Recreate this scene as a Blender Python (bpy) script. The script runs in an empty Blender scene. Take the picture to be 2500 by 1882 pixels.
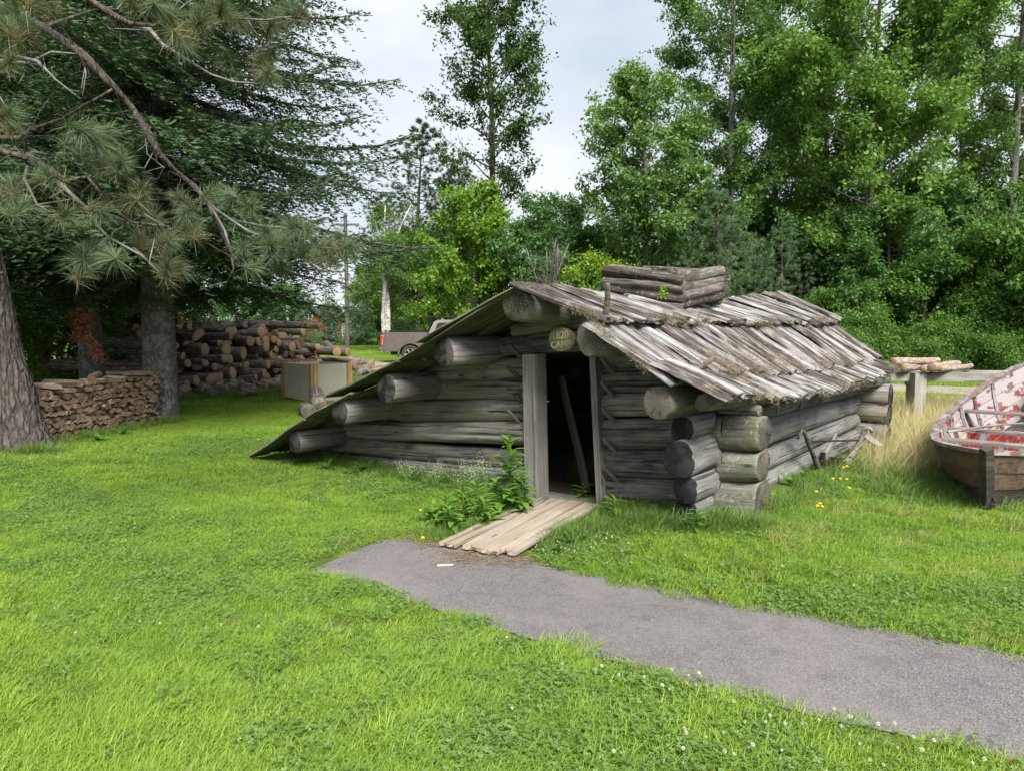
import bpy, bmesh, math, random
import numpy as np
from mathutils import Vector, Matrix

sc = bpy.context.scene
COL = sc.collection
RND = random.Random(11)
NPR = np.random.default_rng(5)

# ------------------------------------------------------------------ camera, sky, sun, exposure
CAM_H, F_PX, CX, CY = 1.6, 1735.0, 1250.0, 941.0
PITCH = math.atan((941 - 807) / F_PX)
cam_d = bpy.data.cameras.new('camera')
cam_d.sensor_width = 36.0
cam_d.lens = 36.0 * F_PX / 2500.0
cam_d.clip_start, cam_d.clip_end = 0.05, 3000.0
cam = bpy.data.objects.new('camera', cam_d)
COL.objects.link(cam)
cam.location = (0, 0, CAM_H)
cam.rotation_euler = (math.radians(90) - PITCH, 0, 0)
sc.camera = cam

SUN_EL, SUN_AZ = 48.0, 163.0          # azimuth clockwise from +Y: behind the camera, to the right
sun_d = bpy.data.lights.new('sun', 'SUN')
sun_d.energy = 4.2
sun_d.angle = math.radians(28)
sun_d.color = (1.0, 0.965, 0.90)
sun = bpy.data.objects.new('sun', sun_d)
COL.objects.link(sun)
_e, _a = math.radians(SUN_EL), math.radians(SUN_AZ)
sun_dir = Vector((math.sin(_a) * math.cos(_e), math.cos(_a) * math.cos(_e), math.sin(_e)))
sun.rotation_euler = (-sun_dir).to_track_quat('-Z', 'Y').to_euler()

world = bpy.data.worlds.new('World')
sc.world = world
world.use_nodes = True
wn, wl = world.node_tree.nodes, world.node_tree.links
wn.clear()
w_out = wn.new('ShaderNodeOutputWorld')
w_bg = wn.new('ShaderNodeBackground')
w_bg.inputs['Strength'].default_value = 0.10
sky = wn.new('ShaderNodeTexSky')
sky.sky_type = 'NISHITA'
sky.sun_disc = False
sky.sun_elevation = _e
sky.sun_rotation = _a
sky.dust_density = 2.0
tc = wn.new('ShaderNodeTexCoord')
mp = wn.new('ShaderNodeMapping')
mp.inputs['Scale'].default_value = (1.0, 1.0, 2.2)
cn = wn.new('ShaderNodeTexNoise')
cn.inputs['Scale'].default_value = 1.7
cn.inputs['Detail'].default_value = 7.0
cn.inputs['Roughness'].default_value = 0.58
cr = wn.new('ShaderNodeValToRGB')
cr.color_ramp.elements[0].position = 0.34
cr.color_ramp.elements[0].color = (0.35, 0.35, 0.35, 1)
cr.color_ramp.elements[1].position = 0.52
cr.color_ramp.elements[1].color = (1, 1, 1, 1)
cn2 = wn.new('ShaderNodeTexNoise')
cn2.inputs['Scale'].default_value = 3.1
cn2.inputs['Detail'].default_value = 5.0
cr2 = wn.new('ShaderNodeValToRGB')
cr2.color_ramp.elements[0].position = 0.30
cr2.color_ramp.elements[0].color = (3.2, 3.65, 4.25, 1)
cr2.color_ramp.elements[1].position = 0.68
cr2.color_ramp.elements[1].color = (4.75, 5.0, 5.3, 1)
mx = wn.new('ShaderNodeMix')
mx.data_type = 'RGBA'
wl.new(tc.outputs['Generated'], mp.inputs['Vector'])
wl.new(mp.outputs['Vector'], cn.inputs['Vector'])
wl.new(mp.outputs['Vector'], cn2.inputs['Vector'])
wl.new(cn.outputs['Fac'], cr.inputs['Fac'])
wl.new(cn2.outputs['Fac'], cr2.inputs['Fac'])
wl.new(cr.outputs['Color'], mx.inputs[0])
wl.new(sky.outputs['Color'], mx.inputs[6])
wl.new(cr2.outputs['Color'], mx.inputs[7])
wl.new(mx.outputs[2], w_bg.inputs['Color'])
wl.new(w_bg.outputs['Background'], w_out.inputs['Surface'])

vs = sc.view_settings
vs.view_transform = 'Standard'
vs.look = 'None'
vs.exposure = 1.05
vs.gamma = 1.0
vs.use_curve_mapping = False
sc.cycles.max_bounces = 4
sc.cycles.diffuse_bounces = 2
sc.cycles.glossy_bounces = 1
sc.cycles.transmission_bounces = 4
sc.cycles.transparent_max_bounces = 8
sc.cycles.use_denoising = True
sc.cycles.use_adaptive_sampling = True
sc.cycles.adaptive_threshold = 0.02
sc.cycles.caustics_reflective = False
sc.cycles.caustics_refractive = False

# ------------------------------------------------------------------ helpers
def ss(t):
    t = np.clip(t, 0.0, 1.0)
    return t * t * (3 - 2 * t)

def hgt(x, y):
    """height of the ground: the lawn dips towards the low left side of the cabin and rises far back"""
    x = np.asarray(x, float); y = np.asarray(y, float)
    h = -0.22 * ss((2.3 - x) / 2.2) * ss((y - 1.2) / 4.2) * (1 - ss((y - 13) / 12))
    h = h + 0.02 * np.sin(x * 0.9 + 1.3) * np.sin(y * 0.7 + 0.4) + 0.008 * np.sin(x * 2.3) * np.cos(y * 2.9 + 1)
    h = h + 0.14 * ss((y - 21) / 8) + 0.36 * ss((y - 36) / 20)
    return h

def H(x, y):
    return float(hgt(x, y))

_c, _s = math.cos(PITCH), math.sin(PITCH)
def ray(px, py):
    a, b = (px - CX) / F_PX, (CY - py) / F_PX
    return Vector((a, _c + b * _s, -_s + b * _c))

def at(px, py, Y):
    """point seen at that place of the photograph, Y metres in front of the camera"""
    r = ray(px, py)
    return Vector((0, 0, CAM_H)) + r * (Y / r.y)

def gnd(px, py):
    z = 0.0
    r = ray(px, py)
    for _ in range(12):
        p = Vector((0, 0, CAM_H)) + r * ((z - CAM_H) / r.z)
        z = H(p.x, p.y)
    return Vector((p.x, p.y, z))

W = {}
def tag(o, label=None, cat=None, group=None, kind=None):
    if label: o['label'] = label
    if cat: o['category'] = cat
    if group: o['group'] = group
    if kind: o['kind'] = kind
    return o

def thing(name, loc, label=None, cat=None, group=None, rz=0.0):
    o = bpy.data.objects.new(name, None)
    o.empty_display_size = 0.2
    COL.objects.link(o)
    M = Matrix.Translation(Vector(loc)) @ Matrix.Rotation(rz, 4, 'Z')
    o.matrix_basis = M
    W[o.name] = M
    return tag(o, label, cat, group)

def obj(name, me, mats=None, parent=None, M=None, kind=None):
    """link a mesh as one object; M is its world matrix"""
    if mats is not None and len(me.materials) == 0:
        for m in (mats if isinstance(mats, (list, tuple)) else [mats]):
            me.materials.append(m)
    o = bpy.data.objects.new(name, me)
    COL.objects.link(o)
    M = Matrix.Identity(4) if M is None else M
    o.matrix_basis = M
    W[o.name] = M
    if parent is not None:
        o.parent = parent
        o.matrix_parent_inverse = W[parent.name].inverted()
    if kind: o['kind'] = kind
    return o

def mesh_np(name, verts, faces_flat, loop_tot, smooth=False, mat_idx=None, col=None):
    """mesh straight from arrays; loop_tot holds the number of corners of each face"""
    me = bpy.data.meshes.new(name)
    verts = np.asarray(verts, np.float32)
    faces_flat = np.asarray(faces_flat, np.int32)
    loop_tot = np.asarray(loop_tot, np.int32)
    me.vertices.add(len(verts)); me.vertices.foreach_set('co', verts.ravel())
    me.loops.add(len(faces_flat)); me.loops.foreach_set('vertex_index', faces_flat)
    me.polygons.add(len(loop_tot))
    st = np.zeros(len(loop_tot), np.int32); st[1:] = np.cumsum(loop_tot)[:-1]
    me.polygons.foreach_set('loop_start', st)
    me.polygons.foreach_set('loop_total', loop_tot)
    if mat_idx is not None:
        me.polygons.foreach_set('material_index', np.asarray(mat_idx, np.int32))
    me.polygons.foreach_set('use_smooth', np.full(len(loop_tot), bool(smooth)))
    if col is not None:
        a = me.attributes.new('rnd', 'FLOAT', 'POINT')
        a.data.foreach_set('value', np.asarray(col, np.float32))
    me.update(calc_edges=True)
    me.validate()
    return me

def mesh_py(name, verts, faces, smooth=False, midx=None):
    me = bpy.data.meshes.new(name)
    me.from_pydata([tuple(v) for v in verts], [], faces)
    if midx:
        for p, i in zip(me.polygons, midx): p.material_index = i
    for p in me.polygons: p.use_smooth = smooth
    me.update()
    return me

class MB:
    """collects shapes for ONE mesh"""
    def __init__(s): s.v, s.f, s.m = [], [], []
    def add(s, vs, fs, mi=0, M=None):
        b = len(s.v)
        s.v += [(M @ Vector(v)) if M is not None else Vector(v) for v in vs]
        s.f += [tuple(b + i for i in f) for f in fs]
        s.m += [mi] * len(fs)
    def box(s, lo, hi, mi=0, M=None, ch=0.0):
        x0, y0, z0 = lo; x1, y1, z1 = hi
        vs = [(x0, y0, z0), (x1, y0, z0), (x1, y1, z0), (x0, y1, z0), (x0, y0, z1), (x1, y0, z1), (x1, y1, z1), (x0, y1, z1)]
        s.add(vs, [(0, 3, 2, 1), (4, 5, 6, 7), (0, 1, 5, 4), (1, 2, 6, 5), (2, 3, 7, 6), (3, 0, 4, 7)], mi, M)
    def tube(s, pts, rad, k=6, mi=0, cap=True):
        pts = [Vector(p) for p in pts]
        n = len(pts)
        rad = rad if isinstance(rad, (list, tuple)) else [rad] * n
        b = len(s.v)
        ref = Vector((0.13, 0.21, 0.97))
        for i, p in enumerate(pts):
            d = (pts[min(i + 1, n - 1)] - pts[max(i - 1, 0)]).normalized()
            r = ref if abs(d.dot(ref)) < 0.95 else Vector((1, 0.1, 0))
            a = d.cross(r).normalized(); c = d.cross(a)
            for j in range(k):
                t = 2 * math.pi * j / k
                s.v.append(p + a * (math.cos(t) * rad[i]) + c * (math.sin(t) * rad[i]))
        for i in range(n - 1):
            for j in range(k):
                q = b + i * k
                s.f.append((q + j, q + (j + 1) % k, q + k + (j + 1) % k, q + k + j)); s.m.append(mi)
        if cap:
            s.f.append(tuple(b + j for j in range(k))[::-1]); s.m.append(mi)
            s.f.append(tuple(b + (n - 1) * k + j for j in range(k))); s.m.append(mi)
    def prism(s, poly, y0, y1, mi=0, M=None):
        """polygon in the XZ plane extruded along Y"""
        n = len(poly)
        vs = [(x, y0, z) for x, z in poly] + [(x, y1, z) for x, z in poly]
        fs = [tuple(range(n)), tuple(range(2 * n - 1, n - 1, -1))]
        fs += [(i, n + i, n + (i + 1) % n, (i + 1) % n) for i in range(n)]
        s.add(vs, fs, mi, M)
    def mesh(s, name, smooth=False, bevel=0.0, seg=2):
        me = mesh_py(name, s.v, s.f, smooth, s.m)
        if bevel > 0:
            bm = bmesh.new(); bm.from_mesh(me)
            bmesh.ops.recalc_face_normals(bm, faces=bm.faces)
            ed = [e for e in bm.edges if e.is_manifold and e.calc_face_angle(0) > 0.5]
            bmesh.ops.bevel(bm, geom=ed, offset=bevel, segments=seg, profile=0.7, affect='EDGES', clamp_overlap=True)
            bm.to_mesh(me); bm.free()
            if smooth:
                for p in me.polygons: p.use_smooth = True
        return me
    def obj(s, name, mats, parent=None, M=None, smooth=False, bevel=0.0, seg=2, kind=None):
        return obj(name, s.mesh(name, smooth, bevel, seg), mats, parent, M, kind)

def frame(p0, p1, up=(0, 0, 1)):
    """matrix whose X axis runs from p0 to p1"""
    p0, p1, up = Vector(p0), Vector(p1), Vector(up)
    x = (p1 - p0).normalized()
    y = up.cross(x).normalized()
    z = x.cross(y)
    return Matrix(((x.x, y.x, z.x, p0.x), (x.y, y.y, z.y, p0.y), (x.z, y.z, z.z, p0.z), (0, 0, 0, 1)))

def log_mesh(name, L, r0, r1, seed, seg=26, rings=14, rough=0.035, bend=0.012, cracks=(), smooth=True, tilt=(0, 0), oval=1.0, sq=2.0):
    """a tapered uneven round log along +X, ends as material slot 1"""
    g = np.random.default_rng(seed)
    th = np.linspace(0, 2 * np.pi, seg, endpoint=False)
    xs = np.linspace(0, 1, rings)
    ph = g.uniform(0, 6.28, (8, 2))
    V = []
    for i, t in enumerate(xs):
        r = r0 + (r1 - r0) * t
        m = 1 + rough * (np.sin(2 * th + ph[0, 0] + 1.7 * t) + 0.6 * np.sin(3 * th + ph[1, 0] - 2.1 * t) + 0.4 * np.sin(5 * th + ph[2, 0] + 4 * t))
        m = m + rough * 0.5 * np.sin(7 * t * L + ph[3, 0]) * np.sin(th + ph[3, 1]) + g.uniform(-.25, .25, seg) * rough
        m = m * (np.abs(np.cos(th)) ** sq + np.abs(np.sin(th)) ** sq) ** (-1.0 / sq)
        for c in cracks:
            d = np.abs((th - c - 0.12 * math.sin(3 * t + c) + np.pi) % (2 * np.pi) - np.pi)
            wn_ = np.clip(1.4 * math.sin(math.pi * ((t * 1.25 + c * 3.7) % 1.0)), 0, 1)
            m = m - 0.17 * wn_ * np.clip(1 - d / 0.15, 0, 1)
        oy = bend * L * math.sin(math.pi * t + ph[4, 0]) * 0.5
        oz = bend * L * math.sin(math.pi * t * 1.3 + ph[5, 0]) * 0.5
        y = np.cos(th) * r * m + oy
        z = np.sin(th) * r * m * oval + oz
        x = np.full(seg, t * L)
        if i == 0: x = x + tilt[0] * z
        if i == rings - 1: x = x + tilt[1] * z
        V.append(np.stack([x, y, z], 1))
    # slightly domed, uneven ends
    for i, e in ((0, -1), (rings - 1, 1)):
        R = V[i]
        c = R.mean(0)
        inner = c + (R - c) * 0.93; inner[:, 0] += e * 0.006
        cen = c.copy(); cen[0] += e * 0.004
        V.append(inner); V.append(cen[None, :])
    verts = np.concatenate(V)
    F, M = [], []
    for i in range(rings - 1):
        for j in range(seg):
            a = i * seg
            F.append((a + j, a + seg + j, a + seg + (j + 1) % seg, a + (j + 1) % seg)); M.append(0)
    b = rings * seg
    for base, first in ((0, True), ((rings - 1) * seg, False)):
        inn, cen = b, b + seg
        for j in range(seg):
            k = (j + 1) % seg
            q = (base + j, base + k, inn + k, inn + j)
            t = (inn + j, inn + k, cen)
            F.append(q if first else q[::-1]); F.append(t if first else t[::-1])
            M += [1, 1]
        b += seg + 1
    me = mesh_py(name, verts, F, smooth, M)
    return me

def log_between(name, p0, p1, r0, r1, mats, parent, seed, **kw):
    p0, p1 = Vector(p0), Vector(p1)
    return obj(name, log_mesh(name, (p1 - p0).length, r0, r1, seed, **kw), mats, parent, frame(p0, p1))

# ------------------------------------------------------------------ materials
class NT:
    def __init__(s, name):
        s.mat = bpy.data.materials.new(name)
        s.mat.use_nodes = True
        s.t = s.mat.node_tree
        s.t.nodes.clear()
        s.out = s.t.nodes.new('ShaderNodeOutputMaterial')
    def n(s, typ, ins=None, **props):
        nd = s.t.nodes.new('ShaderNode' + typ)
        for k, v in props.items(): setattr(nd, k, v)
        for k, v in (ins or {}).items():
            if isinstance(v, bpy.types.NodeSocket): s.t.links.new(v, nd.inputs[k])
            else: nd.inputs[k].default_value = v
        return nd
    def obco(s, scale=(1, 1, 1), spread=40.0):
        """object coordinates shifted by a random amount for every object"""
        tcn = s.n('TexCoord'); oi = s.n('ObjectInfo')
        off = s.n('VectorMath', {0: oi.outputs['Random'], 1: (spread, spread * .7, spread * 1.3)}, operation='MULTIPLY')
        ad = s.n('VectorMath', {0: tcn.outputs['Object'], 1: off.outputs[0]}, operation='ADD')
        return s.n('Mapping', {'Vector': ad.outputs[0], 'Scale': scale}).outputs['Vector'], oi.outputs['Random']
    def noise(s, vec, scale, detail=4.0, rough=0.55, dist=0.0):
        return s.n('TexNoise', {'Vector': vec, 'Scale': scale, 'Detail': detail, 'Roughness': rough, 'Distortion': dist}).outputs['Fac']
    def ramp(s, fac, stops, interp='LINEAR'):
        nd = s.n('ValToRGB', {'Fac': fac})
        e = nd.color_ramp.elements
        nd.color_ramp.interpolation = interp
        while len(e) < len(stops): e.new(0.5)
        for el, (p, c) in zip(e, stops):
            el.position = p
            el.color = (c, c, c, 1) if isinstance(c, (int, float)) else (*c, 1)
        return nd.outputs['Color']
    def mix(s, fac, a, b, blend='MIX'):
        nd = s.n('Mix', data_type='RGBA', blend_type=blend)
        for i, v in ((0, fac), (6, a), (7, b)):
            if isinstance(v, bpy.types.NodeSocket): s.t.links.new(v, nd.inputs[i])
            elif i == 0: nd.inputs[0].default_value = v
            else: nd.inputs[i].default_value = (*v, 1)
        return nd.outputs[2]
    def math(s, op, a, b=0.0, c=0.0, clamp=False):
        nd = s.n('Math', {0: a, 1: b, 2: c}, operation=op)
        nd.use_clamp = clamp
        return nd.outputs[0]
    def bump(s, hgt_, dist=0.01, strength=1.0):
        return s.n('Bump', {'Height': hgt_, 'Distance': dist, 'Strength': strength}).outputs['Normal']
    def bsdf(s, col, rough=0.85, normal=None, spec=0.25, metal=0.0, **kw):
        nd = s.n('BsdfPrincipled')
        for k, v in (('Base Color', col), ('Roughness', rough), ('Metallic', metal), ('Specular IOR Level', spec), ('Normal', normal)):
            if v is None: continue
            if isinstance(v, bpy.types.NodeSocket): s.t.links.new(v, nd.inputs[k])
            else: nd.inputs[k].default_value = (*v, 1) if k == 'Base Color' else v
        for k, v in kw.items(): nd.inputs[k.replace('_', ' ')].default_value = v
        s.t.links.new(nd.outputs[0], s.out.inputs['Surface'])
        return s.mat

def plain(name, col, rough=0.6, spec=0.3, metal=0.0, var=0.25, scale=9.0):
    t = NT(name)
    v, r = t.obco()
    n = t.noise(v, scale, 5, 0.6)
    c = t.mix(t.ramp(n, [(0.3, 0.0), (0.7, 1.0)]), [x * (1 - var) for x in col], [min(1, x * (1 + var)) for x in col])
    return t.bsdf(c, rough, t.bump(n, 0.003, 0.4), spec, metal)

def wood(name, dark, mid, light, tint=None, tamt=0.0, xs=0.9, ys=26.0, checks=0.7, rough=0.9, lichen=0.0, warm=None, bumpd=0.012):
    """weathered timber, grain along the local X axis"""
    t = NT(name)
    v, r = t.obco((xs, ys, ys))
    g1 = t.noise(v, 1.6, 9, 0.72, 0.3)
    v2 = t.n('Mapping', {'Vector': v, 'Scale': (0.7, 4.0, 4.0)}).outputs[0]
    g2 = t.noise(v2, 2.0, 3, 0.5)
    vb, _ = t.obco((1.3, 4.4, 4.4), 23.0)
    big = t.noise(vb, 1.3, 6, 0.68)
    f = t.math('ADD', t.math('MULTIPLY', g1, 0.62), t.math('MULTIPLY', big, 0.5))
    f = t.math('ADD', f, t.math('MULTIPLY', t.math('SUBTRACT', r, 0.5), 0.16))
    c = t.ramp(f, [(0.40, dark), (0.555, mid), (0.70, light)])
    kn = t.n('TexVoronoi', {'Vector': t.obco((1.6, 5.5, 5.5), 51.0)[0], 'Scale': 1.0}).outputs['Distance']
    c = t.mix(t.ramp(kn, [(0.05, 0.85), (0.11, 0.0)]), c, [x * 0.6 for x in dark])
    if warm:
        vw, _ = t.obco((0.9, 2.2, 2.2), 61.0)
        c = t.mix(t.ramp(t.noise(vw, 1.5, 3), [(0.52, 0.0), (0.70, 0.75)]), c, warm)
    if tint:
        vt, _ = t.obco((1, 1.6, 1.6), 77.0)
        c = t.mix(t.math('MULTIPLY', t.ramp(t.noise(vt, 2.2, 4), [(0.45, 0.0), (0.65, 1.0)]), tamt), c, tint)
    # drying checks: thin dark lines along the grain
    vc, _ = t.obco((0.45, 26.0, 26.0), 17.0)
    ck = t.noise(vc, 1.0, 2, 0.4, 0.15)
    ckm = t.ramp(ck, [(0.335, 1.0), (0.372, 0.0)])
    c = t.mix(t.math('MULTIPLY', ckm, checks), c, [x * 0.35 for x in dark])
    if lichen > 0:
        vl, _ = t.obco((3, 3, 3), 13.0)
        ln = t.noise(vl, 9.0, 5, 0.7)
        pat = t.noise(vl, 1.2, 3, 0.6)
        lm = t.math('MULTIPLY', t.ramp(ln, [(0.55, 0.0), (0.62, 1.0)]), t.ramp(pat, [(0.45, 0.0), (0.62, lichen)]))
        c = t.mix(lm, c, (0.40, 0.41, 0.34))
    hh = t.math('ADD', t.math('MULTIPLY', g2, 0.7), t.math('MULTIPLY', ckm, -0.9))
    return t.bsdf(c, rough, t.bump(hh, bumpd, 0.8), 0.12)

def endgrain(name, dark, light, rim, rs=75.0, black=0.6, rough=0.9, blackcol=(0.012, 0.012, 0.013), moss=None):
    """sawn log end: rings and radial checks about the local X axis"""
    t = NT(name)
    tcn = t.n('TexCoord'); oi = t.n('ObjectInfo')
    sp = t.n('SeparateXYZ', {0: tcn.outputs['Object']})
    y, z = sp.outputs[1], sp.outputs[2]
    rad = t.math('SQRT', t.math('ADD', t.math('MULTIPLY', y, y), t.math('MULTIPLY', z, z)))
    ang = t.math('ARCTAN2', z, y)
    v, r = t.obco((1, 1, 1))
    wob = t.noise(v, 7.0, 3)
    rr = t.math('ADD', t.math('MULTIPLY', rad, rs * 6.28), t.math('MULTIPLY', wob, 7.0))
    ring = t.math('MULTIPLY', t.math('ADD', t.math('SINE', rr), 1.0), 0.5)
    big = t.noise(v, 3.2, 4, 0.6)
    fine = t.noise(v, 45.0, 4, 0.7)
    c = t.mix(t.math('ADD', t.math('MULTIPLY', ring, 0.16), t.math('ADD', t.math('MULTIPLY', big, 0.55), t.math('MULTIPLY', fine, 0.35))), dark, light)
    # radial checks
    av = t.n('CombineXYZ', {0: t.math('MULTIPLY', ang, 3.2), 1: t.math('MULTIPLY', rad, 3.0), 2: t.math('MULTIPLY', r, 60.0)})
    ck = t.ramp(t.noise(av.outputs[0], 1.9, 3, 0.6), [(0.33, 1.0), (0.40, 0.0)])
    ck = t.math('MULTIPLY', ck, t.ramp(rad, [(0.0, 0.4), (0.06, 1.0)]))
    c = t.mix(t.math('MULTIPLY', ck, 0.8), c, [x * 0.3 for x in dark])
    b2 = t.noise(v, 5.5, 3, 0.5)
    c = t.mix(t.math('MULTIPLY', t.ramp(b2, [(0.46, 0.0), (0.56, 1.0)]), black), c, blackcol)
    if moss:
        fine = t.noise(v, 60.0, 3, 0.7)
        c = t.mix(t.math('MULTIPLY', t.ramp(fine, [(0.5, 0.0), (0.6, 1.0)]), t.ramp(big, [(0.42, 0.0), (0.6, 0.9)])), c, moss)
    hh = t.math('SUBTRACT', t.math('MULTIPLY', ring, 0.3), ck)
    return t.bsdf(c, rough, t.bump(hh, 0.006, 0.8), 0.1)

def bark(name, dark, mid, light, sx=5.0, sz=1.4, bumpd=0.03, patch=None, pamt=0.4, axis='Z'):
    t = NT(name)
    sca = (sx, sx, sz) if axis == 'Z' else (sz, sx, sx)
    v, r = t.obco(sca)
    n1 = t.n('TexVoronoi', {'Vector': t.n('VectorMath', {0: v, 1: t.n('TexNoise', {'Vector': v, 'Scale': 1.3, 'Detail': 3.0}).outputs['Color']}, operation='ADD').outputs[0], 'Scale': 1.6}, feature='DISTANCE_TO_EDGE').outputs['Distance']
    n2 = t.noise(v, 5.0, 6, 0.65)
    c = t.ramp(t.math('ADD', t.math('MULTIPLY', n1, 0.7), t.math('MULTIPLY', n2, 0.75)), [(0.25, dark), (0.5, mid), (0.8, light)])
    if patch:
        vb, _ = t.obco((1.5, 1.5, 1.5), 9.0)
        c = t.mix(t.math('MULTIPLY', t.ramp(t.noise(vb, 3.0, 5, 0.65), [(0.5, 0.0), (0.62, 1.0)]), pamt), c, patch)
    hh = t.math('ADD', t.ramp(n1, [(0.0, 0.0), (0.25, 1.0)]), t.math('MULTIPLY', n2, 0.5))
    return t.bsdf(c, 0.95, t.bump(hh, bumpd, 0.9), 0.08)

def leaf(name, a, b, trans=0.35, rough=0.5, gloss=0.10, hue=None, hamt=0.3, wscale=None, wa=None, wamt=0.5, desat=True):
    """thin leaf: diffuse + light let through, colour differing leaf by leaf"""
    if desat:
        a, b = [(q[0] * 1.06, q[1], q[2] * 1.15) for q in (a, b)]
    t = NT(name)
    at_ = t.n('Attribute', attribute_name='rnd').outputs['Fac']
    oi = t.n('ObjectInfo').outputs['Random']
    f = t.math('ADD', t.math('MULTIPLY', at_, 0.75), t.math('MULTIPLY', oi, 0.25))
    c = t.mix(f, a, b)
    if hue:
        c = t.mix(t.ramp(at_, [(1 - hamt, 0.0), (1.0, 0.85)]), c, hue)
    if wscale:
        geo = t.n('NewGeometry').outputs['Position']
        c = t.mix(t.math('MULTIPLY', t.ramp(t.noise(geo, wscale, 4, 0.6), [(0.42, 0.0), (0.62, 1.0)]), wamt), c, wa)
    d = t.n('BsdfDiffuse', {'Color': c})
    c2 = t.mix(1.0, c, (1.15, 1.15, 0.65), 'MULTIPLY')
    tr = t.n('BsdfTranslucent', {'Color': c2})
    m = t.n('MixShader', {0: trans, 1: d.outputs[0], 2: tr.outputs[0]})
    if gloss > 0:
        gl = t.n('BsdfGlossy', {'Color': (.8, .9, .8, 1), 'Roughness': rough})
        m2 = t.n('MixShader', {0: gloss * .35, 1: m.outputs[0], 2: gl.outputs[0]})
    else:
        m2 = m
    t.t.links.new(m2.outputs[0], t.out.inputs['Surface'])
    return t.mat

M_facade = wood('weathered_log_wood', (0.028, 0.027, 0.028), (0.165, 0.157, 0.149), (0.33, 0.312, 0.286), (0.15, 0.147, 0.085), 0.5, warm=(0.25, 0.195, 0.13))
M_side = wood('silver_log_wood', (0.065, 0.063, 0.061), (0.18, 0.178, 0.172), (0.31, 0.305, 0.293), (0.16, 0.165, 0.11), 0.35, lichen=0.5)
M_purlin = wood('purlin_wood', (0.06, 0.056, 0.052), (0.18, 0.168, 0.155), (0.33, 0.312, 0.288), (0.12, 0.11, 0.075), 0.35, warm=(0.15, 0.115, 0.085))
M_mossy = wood('mossy_corner_wood', (0.05, 0.048, 0.04), (0.155, 0.150, 0.125), (0.27, 0.265, 0.23), (0.16, 0.165, 0.09), 0.6, lichen=0.8)
M_jamb = wood('door_post_wood', (0.13, 0.122, 0.112), (0.25, 0.235, 0.215), (0.35, 0.33, 0.305), ys=22.0, checks=0.4)
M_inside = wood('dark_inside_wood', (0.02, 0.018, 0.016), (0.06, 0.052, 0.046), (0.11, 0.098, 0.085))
M_peg = wood('peg_wood', (0.06, 0.05, 0.04), (0.15, 0.125, 0.10), (0.25, 0.215, 0.175), ys=30.0)
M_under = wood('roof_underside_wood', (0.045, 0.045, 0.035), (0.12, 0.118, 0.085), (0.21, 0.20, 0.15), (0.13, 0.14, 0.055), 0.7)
M_end = endgrain('grey_end_grain', (0.028, 0.027, 0.027), (0.125, 0.120, 0.115), None, black=0.85)
M_end_dark = endgrain('black_end_grain', (0.016, 0.016, 0.017), (0.060, 0.058, 0.057), None, black=0.7)
M_end_moss = endgrain('mossy_end_grain', (0.035, 0.032, 0.028), (0.17, 0.155, 0.13), None, black=0.5, moss=(0.36, 0.32, 0.19))
M_end_brown = endgrain('brown_end_grain', (0.075, 0.065, 0.055), (0.21, 0.185, 0.155), None, black=0.25, moss=(0.30, 0.27, 0.19))
M_chim = wood('chimney_log_wood', (0.025, 0.021, 0.019), (0.10, 0.084, 0.073), (0.30, 0.285, 0.265), (0.13, 0.085, 0.06), 0.5, lichen=0.6, ys=22.0, xs=2.0, checks=.8, bumpd=.03)

def roof_mat():
    t = NT('lichened_roof_slab')
    v, r = t.obco((0.75, 9.0, 9.0))
    g = t.noise(v, 1.6, 6, 0.68, 0.4)
    vb, _ = t.obco((1.2, 2.2, 2.2), 31.0)
    big = t.noise(vb, 1.6, 4, 0.6)
    f = t.math('ADD', t.math('MULTIPLY', g, 0.75), t.math('MULTIPLY', big, 0.42))
    f = t.math('ADD', f, t.math('MULTIPLY', t.math('SUBTRACT', r, 0.5), 0.10))
    c = t.ramp(f, [(0.42, (0.024, 0.019, 0.017)), (0.56, (0.095, 0.079, 0.071)), (0.63, (0.24, 0.232, 0.23)), (0.76, (0.40, 0.397, 0.40))])
    vm, _ = t.obco((2, 2, 2), 5.0)
    mo = t.math('MULTIPLY', t.ramp(t.noise(vm, 2.2, 4, 0.6), [(0.58, 0.0), (0.68, 1.0)]), t.ramp(t.noise(vm, 26.0, 4, 0.7), [(0.42, 0.0), (0.56, 0.9)]))
    c = t.mix(mo, c, (0.30, 0.275, 0.165))
    v2, _ = t.obco((0.4, 24.0, 24.0), 3.0)
    ck = t.ramp(t.noise(v2, 1.0, 2, 0.4), [(0.34, 1.0), (0.385, 0.0)])
    c = t.mix(t.math('MULTIPLY', ck, 0.7), c, (0.02, 0.016, 0.013))
    hh = t.math('SUBTRACT', g, t.math('MULTIPLY', ck, 0.8))
    return t.bsdf(c, 0.95, t.bump(hh, 0.02, 0.9), 0.1)
M_roof = roof_mat()

def ground_mat():
    t = NT('lawn_soil')
    g = t.n('NewGeometry').outputs['Position']
    n = t.noise(g, 0.9, 5, 0.6)
    n2 = t.noise(g, 30.0, 4, 0.7)
    c = t.mix(t.ramp(n, [(0.35, 0.0), (0.65, 1.0)]), (0.055, 0.090, 0.018), (0.10, 0.135, 0.028))
    c = t.mix(t.math('MULTIPLY', t.ramp(n2, [(0.5, 0.0), (0.7, 1.0)]), 0.55), c, (0.05, 0.045, 0.022))
    return t.bsdf(c, 1.0, t.bump(n2, 0.02, 0.8), 0.05)
M_ground = ground_mat()

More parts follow.
